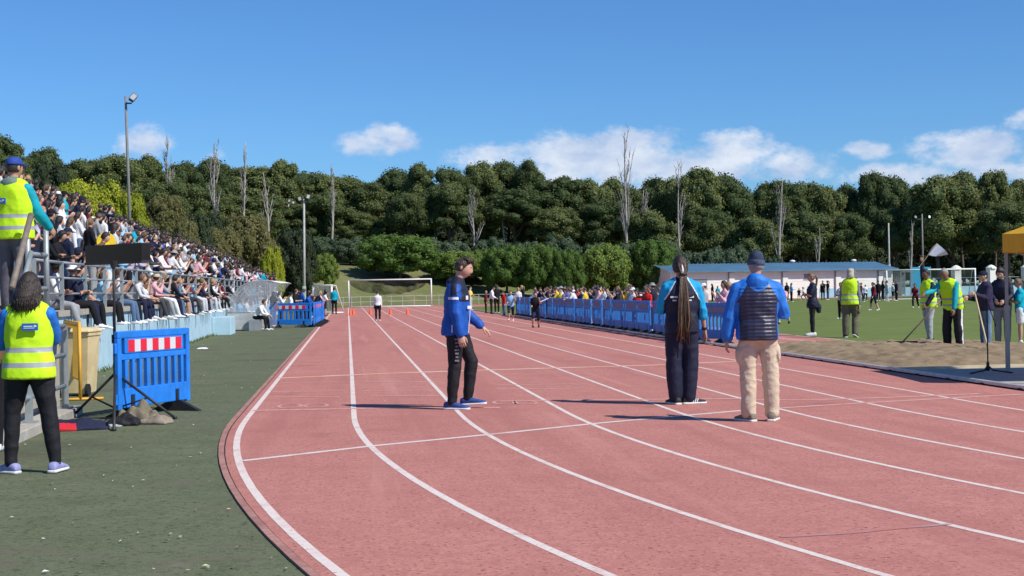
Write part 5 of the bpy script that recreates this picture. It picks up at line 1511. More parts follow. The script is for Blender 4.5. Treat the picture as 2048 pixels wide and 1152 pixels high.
# leaning on the railing between them
n = 0; y = 22.6
while y < Y_CUT:
    n += 1
    crowd_person(CR.choice(['lean', 'fold', 'lean', 'turn', 'stand', 'phone']), (SX - .50 + CR.uniform(-.1, .04), y, SZ), face(1, CR.uniform(-.2, .9)), CR.uniform(1.40, 1.62), label='{top} top, {bot}, {hair}, standing ' + ordn(n) + ' from near end at stand railing', group=GS)
    y += CR.choice([.55, .65, .8, 1.0, 1.5]) if y > 32 or y < 26 else CR.choice([1.4, 2.2, 1.0])
for k in range(1, 6):
    n = 0; xk = SX - k * TREAD; y = abs(xk - .5) / .232 - 1.5
    end = {1: Y_CUT, 2: Y_CUT, 3: Y_CUT + 1, 4: Y_CUT + 2, 5: 56}[k]
    while y < end:
        n += 1
        sit = CR.random() < {1: .55, 2: .40, 3: .22, 4: .10, 5: 0}[k]
        adult = k >= 4 and y < 62
        h = CR.uniform(1.62, 1.80) if adult and CR.random() < .75 else CR.uniform(1.40, 1.66)
        if sit: crowd_person(CR.choice(SEATED), (xk - .28, y, SZ + k * RISE), face(1, CR.uniform(0, .6)), h, label='{top} top, {bot}, {hair}, seated ' + ordn(n) + ' from near end of ' + ROWN[k], group=GS)
        else: crowd_person(CR.choice(STANDING), (xk - .42 + CR.uniform(-.12, .12), y, SZ + k * RISE), face(1, CR.uniform(0, 1.1)), h, label='{top} top, {bot}, {hair}, standing ' + ordn(n) + ' from near end of ' + ROWN[k], group=GS)
        y += CR.choice([.46, .55, .62, .8, 1.15]) + (.5 if k == 5 else .0)

# the far half of the stand: too small and dense to count, one mass
def crowd_mass(name, spots, label):
    lp = {}
    for ps in ('stand', 'fold', 'lean', 'phone', 'turn', 'sit_knees', 'sit_lap', 'sit_fold'):
        sv = PROTO.pop(ps, None); me, hp, he = crowd_proto(ps, .046); PROTO.pop(ps)
        if sv: PROTO[ps] = sv
        V = np.array([v.co[:] for v in me.vertices]); F = [tuple(p.vertices) for p in me.polygons]; MI = np.array([p.material_index for p in me.polygons])
        hm = HAIRP['short']; HV = np.array([(Matrix.LocRotScale(hp, he, None) @ v.co)[:] for v in hm.vertices]); HF = [tuple(i + len(V) for i in p.vertices) for p in hm.polygons]
        lp[ps] = (np.concatenate([V, HV]), F + HF, np.concatenate([MI, np.full(len(HF), 9)]))
    cols = ['white', 'navy', 'black', 'grey', 'light grey', 'red', 'maroon', 'light blue', 'blue', 'turquoise', 'pink', 'beige', 'charcoal', 'denim']
    mats = [cloth(c) for c in cols] + SKIN[:2] + [HAIR['black'], HAIR['dark brown'], HAIR['brown']] + [M_shoe_w]
    VS, FS, MS = [], [], []; b = 0
    for ps, loc, rz, h in spots:
        V, F, MI = lp[ps]; s_ = h / 1.75; c_, n_ = math.cos(rz), math.sin(rz)
        W = V * s_; W = np.stack([W[:, 0] * c_ - W[:, 1] * n_ + loc[0], W[:, 0] * n_ + W[:, 1] * c_ + loc[1], W[:, 2] + loc[2]], 1)
        t = cols.index(CR.choice([c for c in TOPS if c in cols])); bo = cols.index(CR.choice([c for c in BOTS if c in cols])); sk = len(cols) + CR.choice([0, 0, 1]); hr = len(cols) + 2 + CR.choice([0, 0, 1, 1, 2]); sl = sk if CR.random() < .35 else t
        mp = np.array([sk, t, bo, len(mats) - 1, t, sl, bo, t, t, hr])
        VS.append(W); FS += [tuple(i + b for i in f) for f in F]; MS.append(mp[MI]); b += len(V)
    me = np_mesh(name, np.concatenate(VS), FS, mats, np.concatenate(MS)); o = link_mesh(name, me); tag(o, label, kind='stuff'); return o
spots = []
for k in range(0, 5):
    xk = SX - k * TREAD; y = Y_CUT + 1.2
    while y < 103 - k * 1.0:
        sit = CR.random() < (.35 if k < 2 else .15)
        ps = CR.choice(['sit_knees', 'sit_lap', 'sit_fold']) if sit else CR.choice(['stand', 'fold', 'lean', 'phone', 'turn'])
        spots.append((ps, (xk - (.28 if sit else .45) + CR.uniform(-.1, .1), y, SZ + k * RISE), face(1, CR.uniform(0, .9)), CR.uniform(1.40, 1.65))); y += CR.uniform(.5, .95) + (.25 if y > 80 else 0)
crowd_mass('crowd', spots, 'dense mass of spectators on the far half of the stand')

# children behind the barriers on the infield side
GB = 'children behind the blue barriers'
n = 0; y = 37.2
while y < 76:
    for r_ in range(CR.choice([2, 2, 3]) if y > 46 else CR.choice([1, 2])):
        if y < 42 and CR.random() < .3: continue
        n += 1
        crowd_person(CR.choice(['stand', 'fold', 'turn', 'bow', 'lean', 'phone', 'point']), (9.35 + r_ * .62 + CR.uniform(-.12, .2), y + CR.uniform(-.2, .2), 0), face(-1, CR.uniform(-1.2, .6)), CR.uniform(1.30, 1.56), CR.choice(['white', 'white', 'white', 'black', 'navy', 'pink', 'light grey', 'maroon', 'light blue', 'grey', 'black', 'navy', 'charcoal', 'yellow', 'red', 'lilac', 'white']), label='{top} top, {bot}, {hair}, ' + ordn(n) + ' child from near end behind infield barriers', group=GB)
    y += CR.uniform(.75, 1.25)
# group behind the far left barrier
GL = 'group behind the barrier beside the dugout'
n = 0
for px, D, ps, top in [(547, 63, 'fold', 'black'), (560, 65, 'phone', 'white'), (582, 66, 'stand', 'white'), (592, 69, 'turn', 'black'), (603, 70, 'bow', 'blue'), (612, 68, 'lean', 'blue'), (618, 73, 'stand', 'navy'), (626, 76, 'sit_lap', 'navy'), (632, 75, 'lean', 'navy'), (636, 80, 'bow', 'white'), (641, 84, 'stand', 'pink'), (646, 88, 'lean', 'white'), (651, 90, 'fold', 'maroon'), (598, 76, 'shade', 'navy'), (622, 84, 'stand', 'black')]:
    n += 1; q = GD(px, 640, D); sit = ps.startswith('sit')
    crowd_person(ps, (q.x, q.y, .42 if sit else 0), face(1, CR.uniform(-.8, .5)), CR.uniform(1.42, 1.62), top, label='{top} top, {bot}, {hair}, ' + ordn(n) + ' of the group behind dugout barrier', group=GL)
q = G(669, 628); crowd_person('stand', (*q, 0), face(.2, 1), 1.72, 'turquoise', 'black', 'short', 'black', label='adult in turquoise jacket and black trousers beside the small goal')
q = G(512, 662); crowd_person('sit_knees', (q[0], q[1] + .3, .42), face(1, -.3), 1.6, 'white', 'black', 'short', 'brown', label='boy in white top and black trousers sitting at the dugout opening', shoes=M_shoe_w)
bx = MB(); bx.box(-.25, .2, -.2, .2, 0, .42); o = bx.build('plastic_crate', mat('crate_grey', (.25, .27, .29), .6, .15, 4), loc=(q[0] - .02, q[1] + .3, 0), bevel=.01); tag(o, 'grey crate used as a seat at the dugout opening', 'crate')
for k, px in enumerate((478, 492)):
    qq = GD(px, 650, 59.0 + k); crowd_person('sit_lap', (qq.x, qq.y, .45), face(1, -.2), 1.5, ['light blue', 'white'][k], 'navy', label=['{top} top, {hair}, sitting inside the clear dugout at its back', '{top} top, {hair}, sitting inside the clear dugout nearer the opening'][k])

# on the track
q = G(756, 642); crowd_person('stand', (*q, 0), face(.1, 1), 1.44, 'white', 'black', 'cropped', 'dark brown', label='boy in white shirt and black trousers standing on the track by the cones', shoes=M_shoe_w)
q = G(1072, 656); r1 = crowd_person('run', (*q, .02), face(-.15, -1), 1.42, 'black', 'skin', 'short', 'dark brown', sleeves=True, shoes=M_shoe_k, label='runner in black kit carrying a baton down the inside lanes')
mb = MB(); mb.tube([(-.14, 0, -.06), (.14, 0, .06)], .017, 8); a_ = r1.matrix_basis @ Vector((-.28, .40, 1.42)); o = mb.build('relay_baton', M_white, loc=(q[0] + .28, q[1] - .38, 1.0)); tag(o, 'white relay baton held by the runner in black', 'baton')
q = G(1022, 642); crowd_person('run', (*q, .02), face(-.1, -1), 1.48, 'light blue', 'skin', 'cropped', 'dark brown', sleeves=True, label='runner in light blue shirt just behind the runner in black')
for px, py, ps, top, bot, h, lab, hd in [(983, 628, 'bow', 'white', 'black', 1.6, 'person in white top bending over at the far barrier end', face(1, -.2)), (994, 627, 'stand', 'black', 'black', 1.66, 'person all in black behind the one bending over', face(-.3, 1)), (972, 626, 'stand', 'maroon', 'black', 1.35, 'child in maroon top left of the bending person', face(1, 0)), (1008, 632, 'stand', 'red', 'denim', 1.3, 'child in red top beside the light blue runner', face(-1, -.3)), (941, 621, 'fold', 'yellow', 'light grey', 1.62, 'person in yellow shirt standing far behind the boy in blue jacket', face(.8, -.6)), (1037, 630, 'turn', 'white', 'navy', 1.5, 'child in white top at the far end of the barriers', face(-.5, -1)), (1045, 628, 'stand', 'black', 'navy', 1.62, 'tall child in black top at the far end of the barriers', face(-1, -.3))]:
    crowd_person(ps, (*G(px, py), 0), hd, h, top, bot, label=lab)

# out on the pitch
GP = 'people out on the pitch'
pp = [(1352, 604, 'stand', 'maroon', 'black', 1.4), (1372, 606, 'turn', 'white', 'navy', 1.45), (1425, 603, 'stand', 'black', 'black', 1.6), (1436, 606, 'turn', 'turquoise', 'white', 1.4), (1451, 611, 'stand', 'maroon', 'black', 1.5), (1465, 618, 'walk', 'light grey', 'light grey', 1.55), (1566, 648, 'run', 'pink', 'light grey', 1.6), (1574, 602, 'stand', 'black', 'navy', 1.6), (1583, 604, 'turn', 'light blue', 'black', 1.55), (1598, 600, 'run', 'black', 'skin', 1.2), (1608, 601, 'run', 'white', 'skin', 1.3), (1617, 600, 'walk', 'pink', 'navy', 1.25), (1646, 600, 'stand', 'black', 'black', 1.72), (1656, 600, 'point', 'navy', 'denim', 1.72), (1722, 604, 'walk', 'maroon', 'black', 1.5), (1731, 602, 'run', 'white', 'navy', 1.45),
      (1757, 602, 'stand', 'black', 'black', 1.6), (1766, 601, 'fold', 'black', 'navy', 1.62), (1774, 603, 'stand', 'light grey', 'light grey', 1.6), (1793, 602, 'stand', 'navy', 'black', 1.6), (1786, 601, 'turn', 'white', 'skin', 1.4), (1831, 616, 'run', 'maroon', 'black', 1.5), (1878, 606, 'run', 'lilac', 'black', 1.5), (1886, 612, 'stand', 'white', 'black', 1.45), (1960, 606, 'stand', 'white', 'navy', 1.5), (1990, 606, 'walk', 'black', 'grey', 1.5), (1500, 612, 'walk', 'white', 'navy', 1.4), (1540, 606, 'run', 'navy', 'white', 1.45)]
for i, (px, py, ps, top, bot, h) in enumerate(pp):
    crowd_person(ps, (*G(px, py), 0), CR.choice([face(-1, -.1), face(1, .1), face(-.6, -1), face(.4, 1)]), h, top, bot, label='{top} top, {bot}, {hair}, ' + ordn(i + 1) + ' person from left out on the grass', group=GP)
crowd_person('fold', (*G(1683, 638), 0), face(-.7, -.6), 1.46, 'white', 'black', 'ponytail', 'brown', sleeves=True, label='girl in white shirt and black shorts on the grass left of the capped man', shoes=M_shoe_w)
crowd_person('walk', (*G(1748, 621), 0), face(-1, -.2), 1.48, 'maroon', 'skin', 'ponytail', 'dark brown', label='girl in maroon top striding across the grass beyond the capped man', shoes=M_shoe_w)
q = GD(2, 880, 13.6); crowd_person('stand', (q.x - .12, q.y, 0), face(-.2, 1), 1.56, 'brown', 'black', 'long', 'light brown', label='person with reddish brown hair at the very left edge behind the woman in vest')
q = GD(212, 484, 31.5); mb = MB(); mb.rings([[(r * math.cos(2 * math.pi * k / 24), y_, r * math.sin(2 * math.pi * k / 24)) for k in range(24)] for r, y_ in ((.02, -.012), (.19, -.012), (.2, 0), (.19, .012), (.02, .012))]); o = mb.build('frisbee', plastic('disc_yellow', (.80, .55, .02)), loc=q, rot=(0, 0, .3)); tag(o, 'yellow disc held up among the spectators above the display board', 'disc')
# ------------------------------------------------------------------ the people seen large: body, clothes, shoes and hair modelled one by one
TOPR = [(-.085, .172, .126, -.016), (-.02, .172, .126, -.016), (.06, .166, .120, -.01), (.15, .156, .112, 0), (.26, .165, .120, .004), (.36, .178, .121, .0), (.44, .174, .107, -.008), (.49, .146, .086, -.012), (.53, .086, .070, -.012)]
TOPRF = [(-.085, .172, .128, -.018), (-.02, .170, .126, -.02), (.06, .158, .116, -.01), (.15, .138, .106, 0), (.26, .148, .120, .012), (.36, .160, .124, .010), (.44, .154, .100, -.006), (.49, .128, .082, -.012), (.53, .078, .066, -.012)]


def seg_dist(C, p0, p1):
    p0, p1 = np.array(p0), np.array(p1); d = p1 - p0; t = np.clip(((C - p0) @ d) / max(d @ d, 1e-9), 0, 1)
    return np.linalg.norm(C - p0 - t[:, None] * d, axis=1)


def local(s, C):
    D = C - np.array(s.pel)
    return D @ np.array(s.rt), D @ np.array(s.fw), D @ np.array(s.up)


def hero(label, pos, heading, H, pose, skin, top, bottom, shoe_m, hair, vox=.012, z=0.0, female=False, group=None, hand_curl=(.55, .55), palms=None, extras=None, sock=None, cat='person'):
    s = Skel(**pose); s.female = female
    # body
    mb = MB(); torso(mb, s, grow=-.006, female=female); traps(mb, s, .046)
    limb(mb, [s.sp(.44), s.sp(.53), mix(s.sp(.56), s.head, .5), s.head], [.06, .055, .052, .05], 12)
    head_shape(mb, s, True)
    for nm in 'rl':
        limb(mb, arm_pts(s.arm[nm]), [r - .003 for r in ARM_R]); limb(mb, leg_pts(s.leg[nm]), [r - .006 for r in LEG_R])
        l = s.leg[nm]; limb(mb, [l[2], l[2] - V3((0, 0, .03)) + l[3] * .03, l[2] - V3((0, 0, .05)) + l[3] * .12], [.036, .036, .026], 8)
    V, F = remesh(mb, min(vox, .0105), 1)
    ex = MB()
    for nm, sd, cu in (('r', 1, hand_curl[0]), ('l', -1, hand_curl[1])):
        a = s.arm[nm]; f = (a[2] - a[1]).normalized()
        pn = V3((-sd, 0, 0)) if palms is None or nm not in palms else V3(palms[nm])
        if abs(pn.dot(f)) > .9: pn = V3((0, 0, -1))
        hand(ex, a[2] + f * .012, f, pn, sd if (f.cross(pn) * sd).dot(s.fw) > 0 else -sd, cu)
    n0 = len(ex.f); ex.m = [0] * n0
    face_bits(ex, s, 1, 2, 3)
    nv = len(V); V2 = np.concatenate([V, np.array(ex.v)]); F2 = F + [tuple(i + nv for i in f) for f in ex.f]
    me = np_mesh('person', V2, F2, [skin, M_eye, HAIR['dark brown'], M_lip], [0] * len(F) + ex.m)
    o = link_mesh('person', me, None, (pos[0], pos[1], z), (0, 0, heading), (H / 1.75,) * 3); tag(o, label, cat, group)
    # top
    mb = MB(); g = top.get('grow', .022); rg = []
    for h, w, d, of in (TOPRF if female else TOPR):
        if h < top.get('hem', -.09): continue
        gg = g if h < .44 else g * .6
        rg.append(ring(s.sp(h) + s.fw * of, s.rt, s.fw, w * (s.wide if h > .2 else (s.wide + 1) / 2) + gg, d + gg, 18))
    if top.get('collar'): rg.append(ring(s.sp(.555) + s.fw * .002, s.rt, s.fw, .072, .070, 18))
    mb.rings(rg)
    sl = top.get('sleeve', 1.0); sg = top.get('sg', .020)
    traps(mb, s, .050 + sg * .5, .05)
    for nm in 'rl':
        p = arm_pts(s.arm[nm]); rr = [r + sg for r in ARM_R]; rr[0] -= .010; rr[1] -= .004; rr[-1] += .002
        if sl >= 1: limb(mb, p, rr)
        elif sl > .55: limb(mb, p[:5], rr[:5], ends=True)
        elif sl > 0: limb(mb, p[:3], [r + .004 for r in rr[:3]], ends=True)
    if top.get('hood'): 
        hs = top['hood']; mb.ball(s.sp(.505) - s.fw * .082, .098 * hs, .062 * hs, .085 * hs, 14, 8); mb.ball(s.sp(.555) - s.fw * .008, .088 * hs, .088 * hs, .045 * hs, 14, 8)
    V, F = remesh(mb, top.get('vox', vox), 2)
    V = wrinkle(V, F, top.get('wr', .010), (7, 7, 10), seed=len(label))
    if top.get('quilt'):
        X, Y, Z = local(s, V); N = vnormals(V, F); da = np.minimum(seg_dist(V, s.arm['r'][0] + s.rt * .02, s.arm['r'][1]), seg_dist(V, s.arm['l'][0] - s.rt * .02, s.arm['l'][1]))
        w = (np.abs(X) < .19) & (Z < .46) & (Z > -.1); ph = np.abs(np.sin(math.pi * (Z + .1) / .038)); V = V + N * (np.where(w, (ph ** .6 - .6) * .010, 0))[:, None]
    C = centers(V, F)
    mi = top['color'](s, C) if callable(top.get('color')) else np.zeros(len(F), int)
    link_mesh(top.get('name', 'jacket'), np_mesh(top.get('name', 'jacket'), V, F, top['mats'], mi), o)
    # trousers
    if bottom:
        mb = MB(); bg = bottom.get('grow', .018); rg = []
        for h, w, d, of in [(-.115, .12, .10, -.012), (-.06, .155, .115, -.016), (.0, .165, .120, -.016), (.07, .160, .113, -.01), (.11, .150, .105, -.004)]:
            rg.append(ring(s.sp(h) + s.fw * of, s.rt, s.fw, w + bg * .5, d + bg * .5, 18))
        mb.rings(rg)
        ln = bottom.get('len', 1.0)
        for nm, sd in (('r', 1), ('l', -1)):
            p = leg_pts(s.leg[nm]); fl = bottom.get('flare', [0] * 7); rr = [r + bg + fl[i] for i, r in enumerate(LEG_R)]
            if ln >= 1: limb(mb, p, rr, 12)
            elif ln > .5: limb(mb, p[:4], rr[:4], 12)
            else: limb(mb, p[:3], rr[:3], 12)
            if bottom.get('cargo'):
                c = mix(p[1], p[2], .6) + s.rt * sd * (rr[1] * .92); mb.ball(c, .03, .075, .10, 10, 8)
        V, F = remesh(mb, vox, 2); V = wrinkle(V, F, bottom.get('wr', .006), bottom.get('sc', (8, 8, 10)), seed=3 + len(label))
        C = centers(V, F); mi = bottom['color'](s, C) if callable(bottom.get('color')) else np.zeros(len(F), int)
        link_mesh(bottom.get('name', 'trousers'), np_mesh('trousers', V, F, bottom['mats'], mi), o)
    # shoes, socks
    for nm in 'rl':
        mb = MB(); shoe(mb, s, nm, size=1.08); mb.build('shoe', list(shoe_m), o, True)
        if sock:
            mb = MB(); l = s.leg[nm]; mb.tube([l[2] - V3((0, 0, .01)), mix(l[2], l[1], .13)], [.046, .05], 12); mb.build('sock', sock, o, True)
    # hair
    mb = MB(); hair[0](mb, s); mb.build(hair[2] if len(hair) > 2 else 'hair', [hair[1]] + list(hair[3:]), o, True)
    if extras: extras(o, s)
    return o, s


def hv(c): return mat('cloth_' + c.replace(' ', '_'), CLOTHC[c])
M_lime_v = mat('hi_vis_lime', (.56, .88, .015), .7, .10, 6, bump=.3, bscale=14)
M_refl = mat('reflective_tape', (.36, .38, .40), .4, .08, 6)
M_royal = mat('jacket_royal', (.010, .085, .40), .6, .16, 7, bump=.3, bscale=18)
M_royal2 = mat('jacket_bright_blue', (.020, .17, .60), .6, .14, 7, bump=.3, bscale=18)
M_navyj = mat('jacket_dark_navy', (.013, .015, .034), .6, .2, 7, bump=.25, bscale=18)
M_quilt = mat('quilted_navy', (.020, .022, .052), .42, .2, 5, spec=.5)
M_cyan = mat('sleeve_cyan', (.008, .33, .62), .7, .12, 7, bump=.3, bscale=18)
M_turqj = mat('jacket_turquoise', (.006, .34, .42), .7, .12, 7, bump=.3, bscale=18)
M_blackt = mat('track_black', (.012, .012, .015), .7, .25, 7, bump=.3, bscale=18)
M_navyt = mat('track_navy', (.012, .015, .038), .7, .25, 7, bump=.3, bscale=18)
M_sand_t = mat('cargo_beige', (.58, .47, .345), .85, .10, 5, bump=.45, bscale=22)
M_whitec = mat('print_white', (.70, .71, .74), .7, .06, 9)
M_badge = mat('badge_blue', (.02, .12, .45), .5, .05)
M_shoe_b = mat('shoe_blue', (.035, .07, .26), .6, .2, 14)
M_shoe_l = mat('shoe_lilac', (.28, .29, .52), .6, .2, 14)
M_shoe_g = mat('shoe_neon', (.40, .72, .08), .6, .15, 14)
M_shoe_c = mat('shoe_coral', (.70, .22, .16), .6, .15, 14)


def vest(o, s, female=False, patch=None, grow=.046):
    """hi-vis vest over the jacket, two reflective bands, printed badge on the back"""
    mb = MB(); rg = []
    for h, w, d, of in (TOPRF if female else TOPR):
        if h > .46: w, d = w * .92, d
        rg.append(ring(s.sp(h - (.02 if h < 0 else 0)) + s.fw * of, s.rt, s.fw, w * s.wide * (.985 if h > .3 else 1.0) + grow * (.62 if h > .3 else 1), d + grow * .8, 20))
    mb.rings(rg)
    for nm, sd in (('r', 1), ('l', -1)): limb(mb, [s.sp(.515) + s.rt * sd * .055, mix(s.sp(.51) + s.rt * sd * .055, s.arm[nm][0], .62)], [.070, .076], 10)
    V, F = remesh(mb, .013, 2); V = wrinkle(V, F, .009, (9, 9, 7), seed=7)
    me = np_mesh('hi_vis_vest', V, F, [M_lime_v, M_refl]); bm = bmesh.new(); bm.from_mesh(me)
    for hh in (-.007, .037, .123, .167): bmesh.ops.bisect_plane(bm, geom=bm.verts[:] + bm.edges[:] + bm.faces[:], plane_co=s.pel + s.up * hh, plane_no=s.up)
    for f in bm.faces:
        z_ = (f.calc_center_median() - s.pel).dot(s.up); f.material_index = int(-.007 < z_ < .037 or .123 < z_ < .167); f.smooth = True
    bm.to_mesh(me); bm.free(); v = link_mesh('hi_vis_vest', me, o)
    if patch:
        px_, pz_, w, h = patch; c = s.sp(pz_) + s.rt * px_ - s.fw * ((.124 if female else .122) + grow * .8 + .010)
        MM = Matrix((s.rt, s.fw, s.up)).transposed()
        mb = MB(); mb.box(-w / 2, w / 2, -.006, .012, -h / 2, h / 2); mb.xf(Matrix.Translation(c) @ MM.to_4x4()); b_ = mb.build('badge', M_badge, v)
        mb = MB(); mb.box(-w * .38, w * .18, -.009, -.0065, h * .02, h * .16); mb.box(-w * .38, w * .30, -.009, -.0065, -h * .20, -h * .10); mb.box(w * .26, w * .42, -.009, -.0065, -h * .02, h * .25); mb.xf(Matrix.Translation(c) @ MM.to_4x4()); mb.build('badge_lettering', M_whitec, b_)
    return v


def plate(o, s, name, m, at, w, h, n, up=None, t=.006):
    """a small flat print or strip set on the clothing at a body point"""
    n = V3(n).normalized(); u = V3(up or (0, 0, 1)); u = (u - n * u.dot(n)).normalized(); r = u.cross(n)
    MM = Matrix((r, n, u)).transposed().to_4x4(); mb = MB(); mb.box(-w / 2, w / 2, -t, t, -h / 2, h / 2); mb.xf(Matrix.Translation(at) @ MM); return mb.build(name, m, o)


# ---- boy in royal blue jacket, walking
def c_boy(s, C):
    X, Y, Z = local(s, C); da = np.minimum(seg_dist(C, *s.arm['r'][:2]), seg_dist(C, *s.arm['l'][:2]))
    mi = np.zeros(len(C), int)
    mi[(Z > .30) & (Y > -.02) & (da > .070)] = 1; mi[Z > .50] = 1
    mi[(Z > .37) & (np.abs(X) > .12) & (np.abs(Y + .0) < .035)] = 1
    mi[(np.abs(Z - .335) < .012) & (da < .085) & (np.abs(X) > .15) & (Y > -.07) & (Y < .06)] = 2
    return mi
def boy_extras(o, s):
    f, r = s.fw, s.rt
    jk = [c for c in o.children if c.name.startswith('jacket')][0]
    for k, (h, w, hh) in enumerate(((.425, .018, .035), (.395, .016, .022), (.365, .014, .018))):
        plate(jk, s, 'shoulder_print', M_whitec, s.sp(h) + r * (.214 + .006 * k) + f * .02, w, hh, r + f * .15)
    plate(jk, s, 'chest_print', M_whitec, s.sp(.345) + r * .125 + f * .128, .038, .045, f + r * .65)
    plate(jk, s, 'chest_print', M_whitec, s.sp(.235) + r * .085 + f * .155, .085, .035, f + r * .45)
    mb = MB(); mb.tube([s.sp(h) + f * (.146 + .012 * math.sin(h * 7)) + r * .012 for h in (-.06, .05, .15, .25, .35, .45)], .005, 6); mb.build('zip', M_whitec, jk)
    tr = [c for c in o.children if c.name.startswith('trousers')][0]
    l = s.leg['r']
    plate(tr, s, 'side_stripe', M_whitec, mix(l[0], l[1], .02) + r * .108 - f * .02, .012, .085, r, (l[0] - l[1]))
    for k in range(7):
        plate(tr, s, 'thigh_lettering', mat('print_grey', (.17, .17, .19), .6), mix(l[0], l[1], .30 + k * .095) + r * (.112 - k * .005) + f * .035, .050 - (k % 3) * .010, .020, r + f * .25, (l[0] - l[1]))
def boy_hair(m, s):
    hair_short(m, s, vol=.007, low=-.05, seed=2); g = random.Random(8)
    for k in range(46):
        a = g.uniform(-1.3, 1.3); x = .078 * math.sin(a); y = .02 + .055 * math.cos(a) * g.random()
        p0 = V3((x * .7, y - .05, .128 - abs(x) * .25)); p1 = V3((x, y + .02, .125 - abs(x) * .35)); p2 = V3((x * 1.02, .100 * math.cos(a), .074 - g.random() * .022))
        m.tube([s.head + s.HM @ p for p in (p0, p1, (p1 + p2) / 2 + V3((0, .008, .012)), p2)], [.004, .006, .005, .0015], 5)
    for k in range(60):
        a = g.uniform(1.6, 4.7); e = g.uniform(.0, 1.2)
        p0 = V3((math.sin(a) * math.cos(e) * .082, math.cos(a) * math.cos(e) * .106, .02 + math.sin(e) * .108)); p1 = p0 * 1.02 + V3((0, 0, -.03))
        m.tube([s.head + s.HM @ p for p in (p0, (p0 + p1) / 2 * 1.04, p1)], [.004, .006, .002], 5)
P_BOY = dict(lean=.02, spine=.15, arms={'r': ((.17, .04, -1), (.05, .20, -1)), 'l': ((-.14, .22, -1), (-.05, .85, -.75))}, legs={'r': ((.03, -.02, -1), (.02, -.10, -1)), 'l': ((-.03, .40, -1), (0, -.12, -1))}, head=(.05, -.28, 0), feet={'r': (.2, 1, 0), 'l': (.02, 1, .06)})
hero('boy in royal blue and navy tracksuit jacket walking across the lanes', G(915, 818), face(.97, -.20), 1.80, P_BOY, SKIN[0], dict(mats=[M_royal, M_navyj, M_whitec], color=c_boy, vox=.009, collar=True, hood=.85, hem=-.1, sg=.024, grow=.026), dict(mats=[M_blackt], grow=.014, wr=.008, flare=[0, .004, .004, .006, .004, .004, .002]), (M_shoe_b, M_sole), (boy_hair, hair_mat('hair_chestnut', (.050, .031, .020))), extras=boy_extras, sock=M_shoe_w, hand_curl=(.7, .5), palms={'l': (0, 0, -1)})


# ---- person with long dreadlocks, seen from behind
def raglan(s, C, low=.30, x0=.075, x1=.20):
    """True on the sleeves: outside a seam that runs from the neck to the armpit"""
    X, Y, Z = local(s, C); seam = x0 + np.clip((.53 - Z) / (.53 - low), 0, 1) * (x1 * s.wide - x0)
    up = (Z > low) & (np.abs(X) > seam)
    d = np.minimum(*[np.minimum(seg_dist(C, s.arm[n][0], s.arm[n][1]), seg_dist(C, s.arm[n][1], s.arm[n][2])) for n in 'rl'])
    lowr = (Z <= low) & (d < .082) & ((np.abs(X) > x1 * s.wide) | (Y > .15))
    return up | lowr, np.abs(np.abs(X) - seam), Z
def c_raglan(s, C):
    r_, e_, Z = raglan(s, C); mi = r_.astype(int); mi[(e_ < .006) & (Z > .30)] = 2
    return mi
def dreads(m, s):
    hair_short(m, s, vol=.020, low=-.07, seed=5); g = random.Random(4)
    for k in range(38):
        a = g.uniform(-1, 1); p0 = s.head + s.HM @ V3((a * .06, -.085 - g.random() * .02, .05 * g.random())); p1 = s.head + s.HM @ V3((a * .030, -.118 - .02 * g.random(), -.09))
        L = g.uniform(.45, .86); x1 = a * .055 + g.gauss(0, .020); y1 = -.175 - .03 * g.random()
        p2 = s.sp(.30) + s.rt * x1 * .75 + s.fw * y1; p3 = s.sp(.30 - L * .35) + s.rt * (x1 + g.gauss(0, .02)) + s.fw * (y1 + .01); p4 = s.sp(.30 - L * .62) + s.rt * (x1 * .9 + g.gauss(0, .03)) + s.fw * (y1 + .02)
        m.tube([p0, p1, p2, p3, p4], [.012, .012, .0105, .009, .005], 6, m=g.choice([0, 0, 1, 1, 2, 2]) if k != 5 else 3)
    m.tube([s.head + s.HM @ V3((0, -.12, -.095)), s.head + s.HM @ V3((0, -.125, -.115))], .05, 10, m=0)
def dr_extras(o, s):
    tp = [c for c in o.children if c.name.startswith('sweatshirt')][0]
    n = s.fw * -1
    for dx, h, w, hh in ((-.105, .335, .085, .020), (.095, .335, .065, .022), (-.095, .295, .06, .016), (.085, .295, .03, .018)):
        plate(tp, s, 'back_lettering', M_whitec, s.sp(h) + s.rt * dx - s.fw * (.146 - abs(dx) * .16), w, hh, n - s.rt * (-dx) * 2.0)
    a = s.arm['r']; f = (a[2] - a[1]).normalized(); mb = MB()
    for t in (.90, .96): mb.tube([mix(a[1], a[2], t) - f * .006, mix(a[1], a[2], t) + f * .006], .034, 12)
    mb.build('bracelet', M_dark, o)
    for nm in 'r':
        l = s.leg[nm]; ff = l[3]; u = V3((0, 0, 1)); r_ = ff.cross(u)
        for k in range(3): plate(o, s, 'shoe_stripe', M_whitec, l[2] - u * .035 + ff * (.035 + .026 * k) + r_ * .0445, .012, .045, r_, u + ff * .4, .004)
P_DR = dict(lean=.0, arms={'r': ((.26, .08, -1), (.18, .22, -1)), 'l': ((-.24, .30, -1), (.40, .8, .10))}, legs={'r': ((.02, .03, -1), (-.06, -.03, -1)), 'l': ((-.02, .0, -1), (.03, .0, -1))}, head=(.10, -.05, 0), feet={'r': (.95, .30, 0), 'l': (-.3, 1, 0)}, wide=1.04)
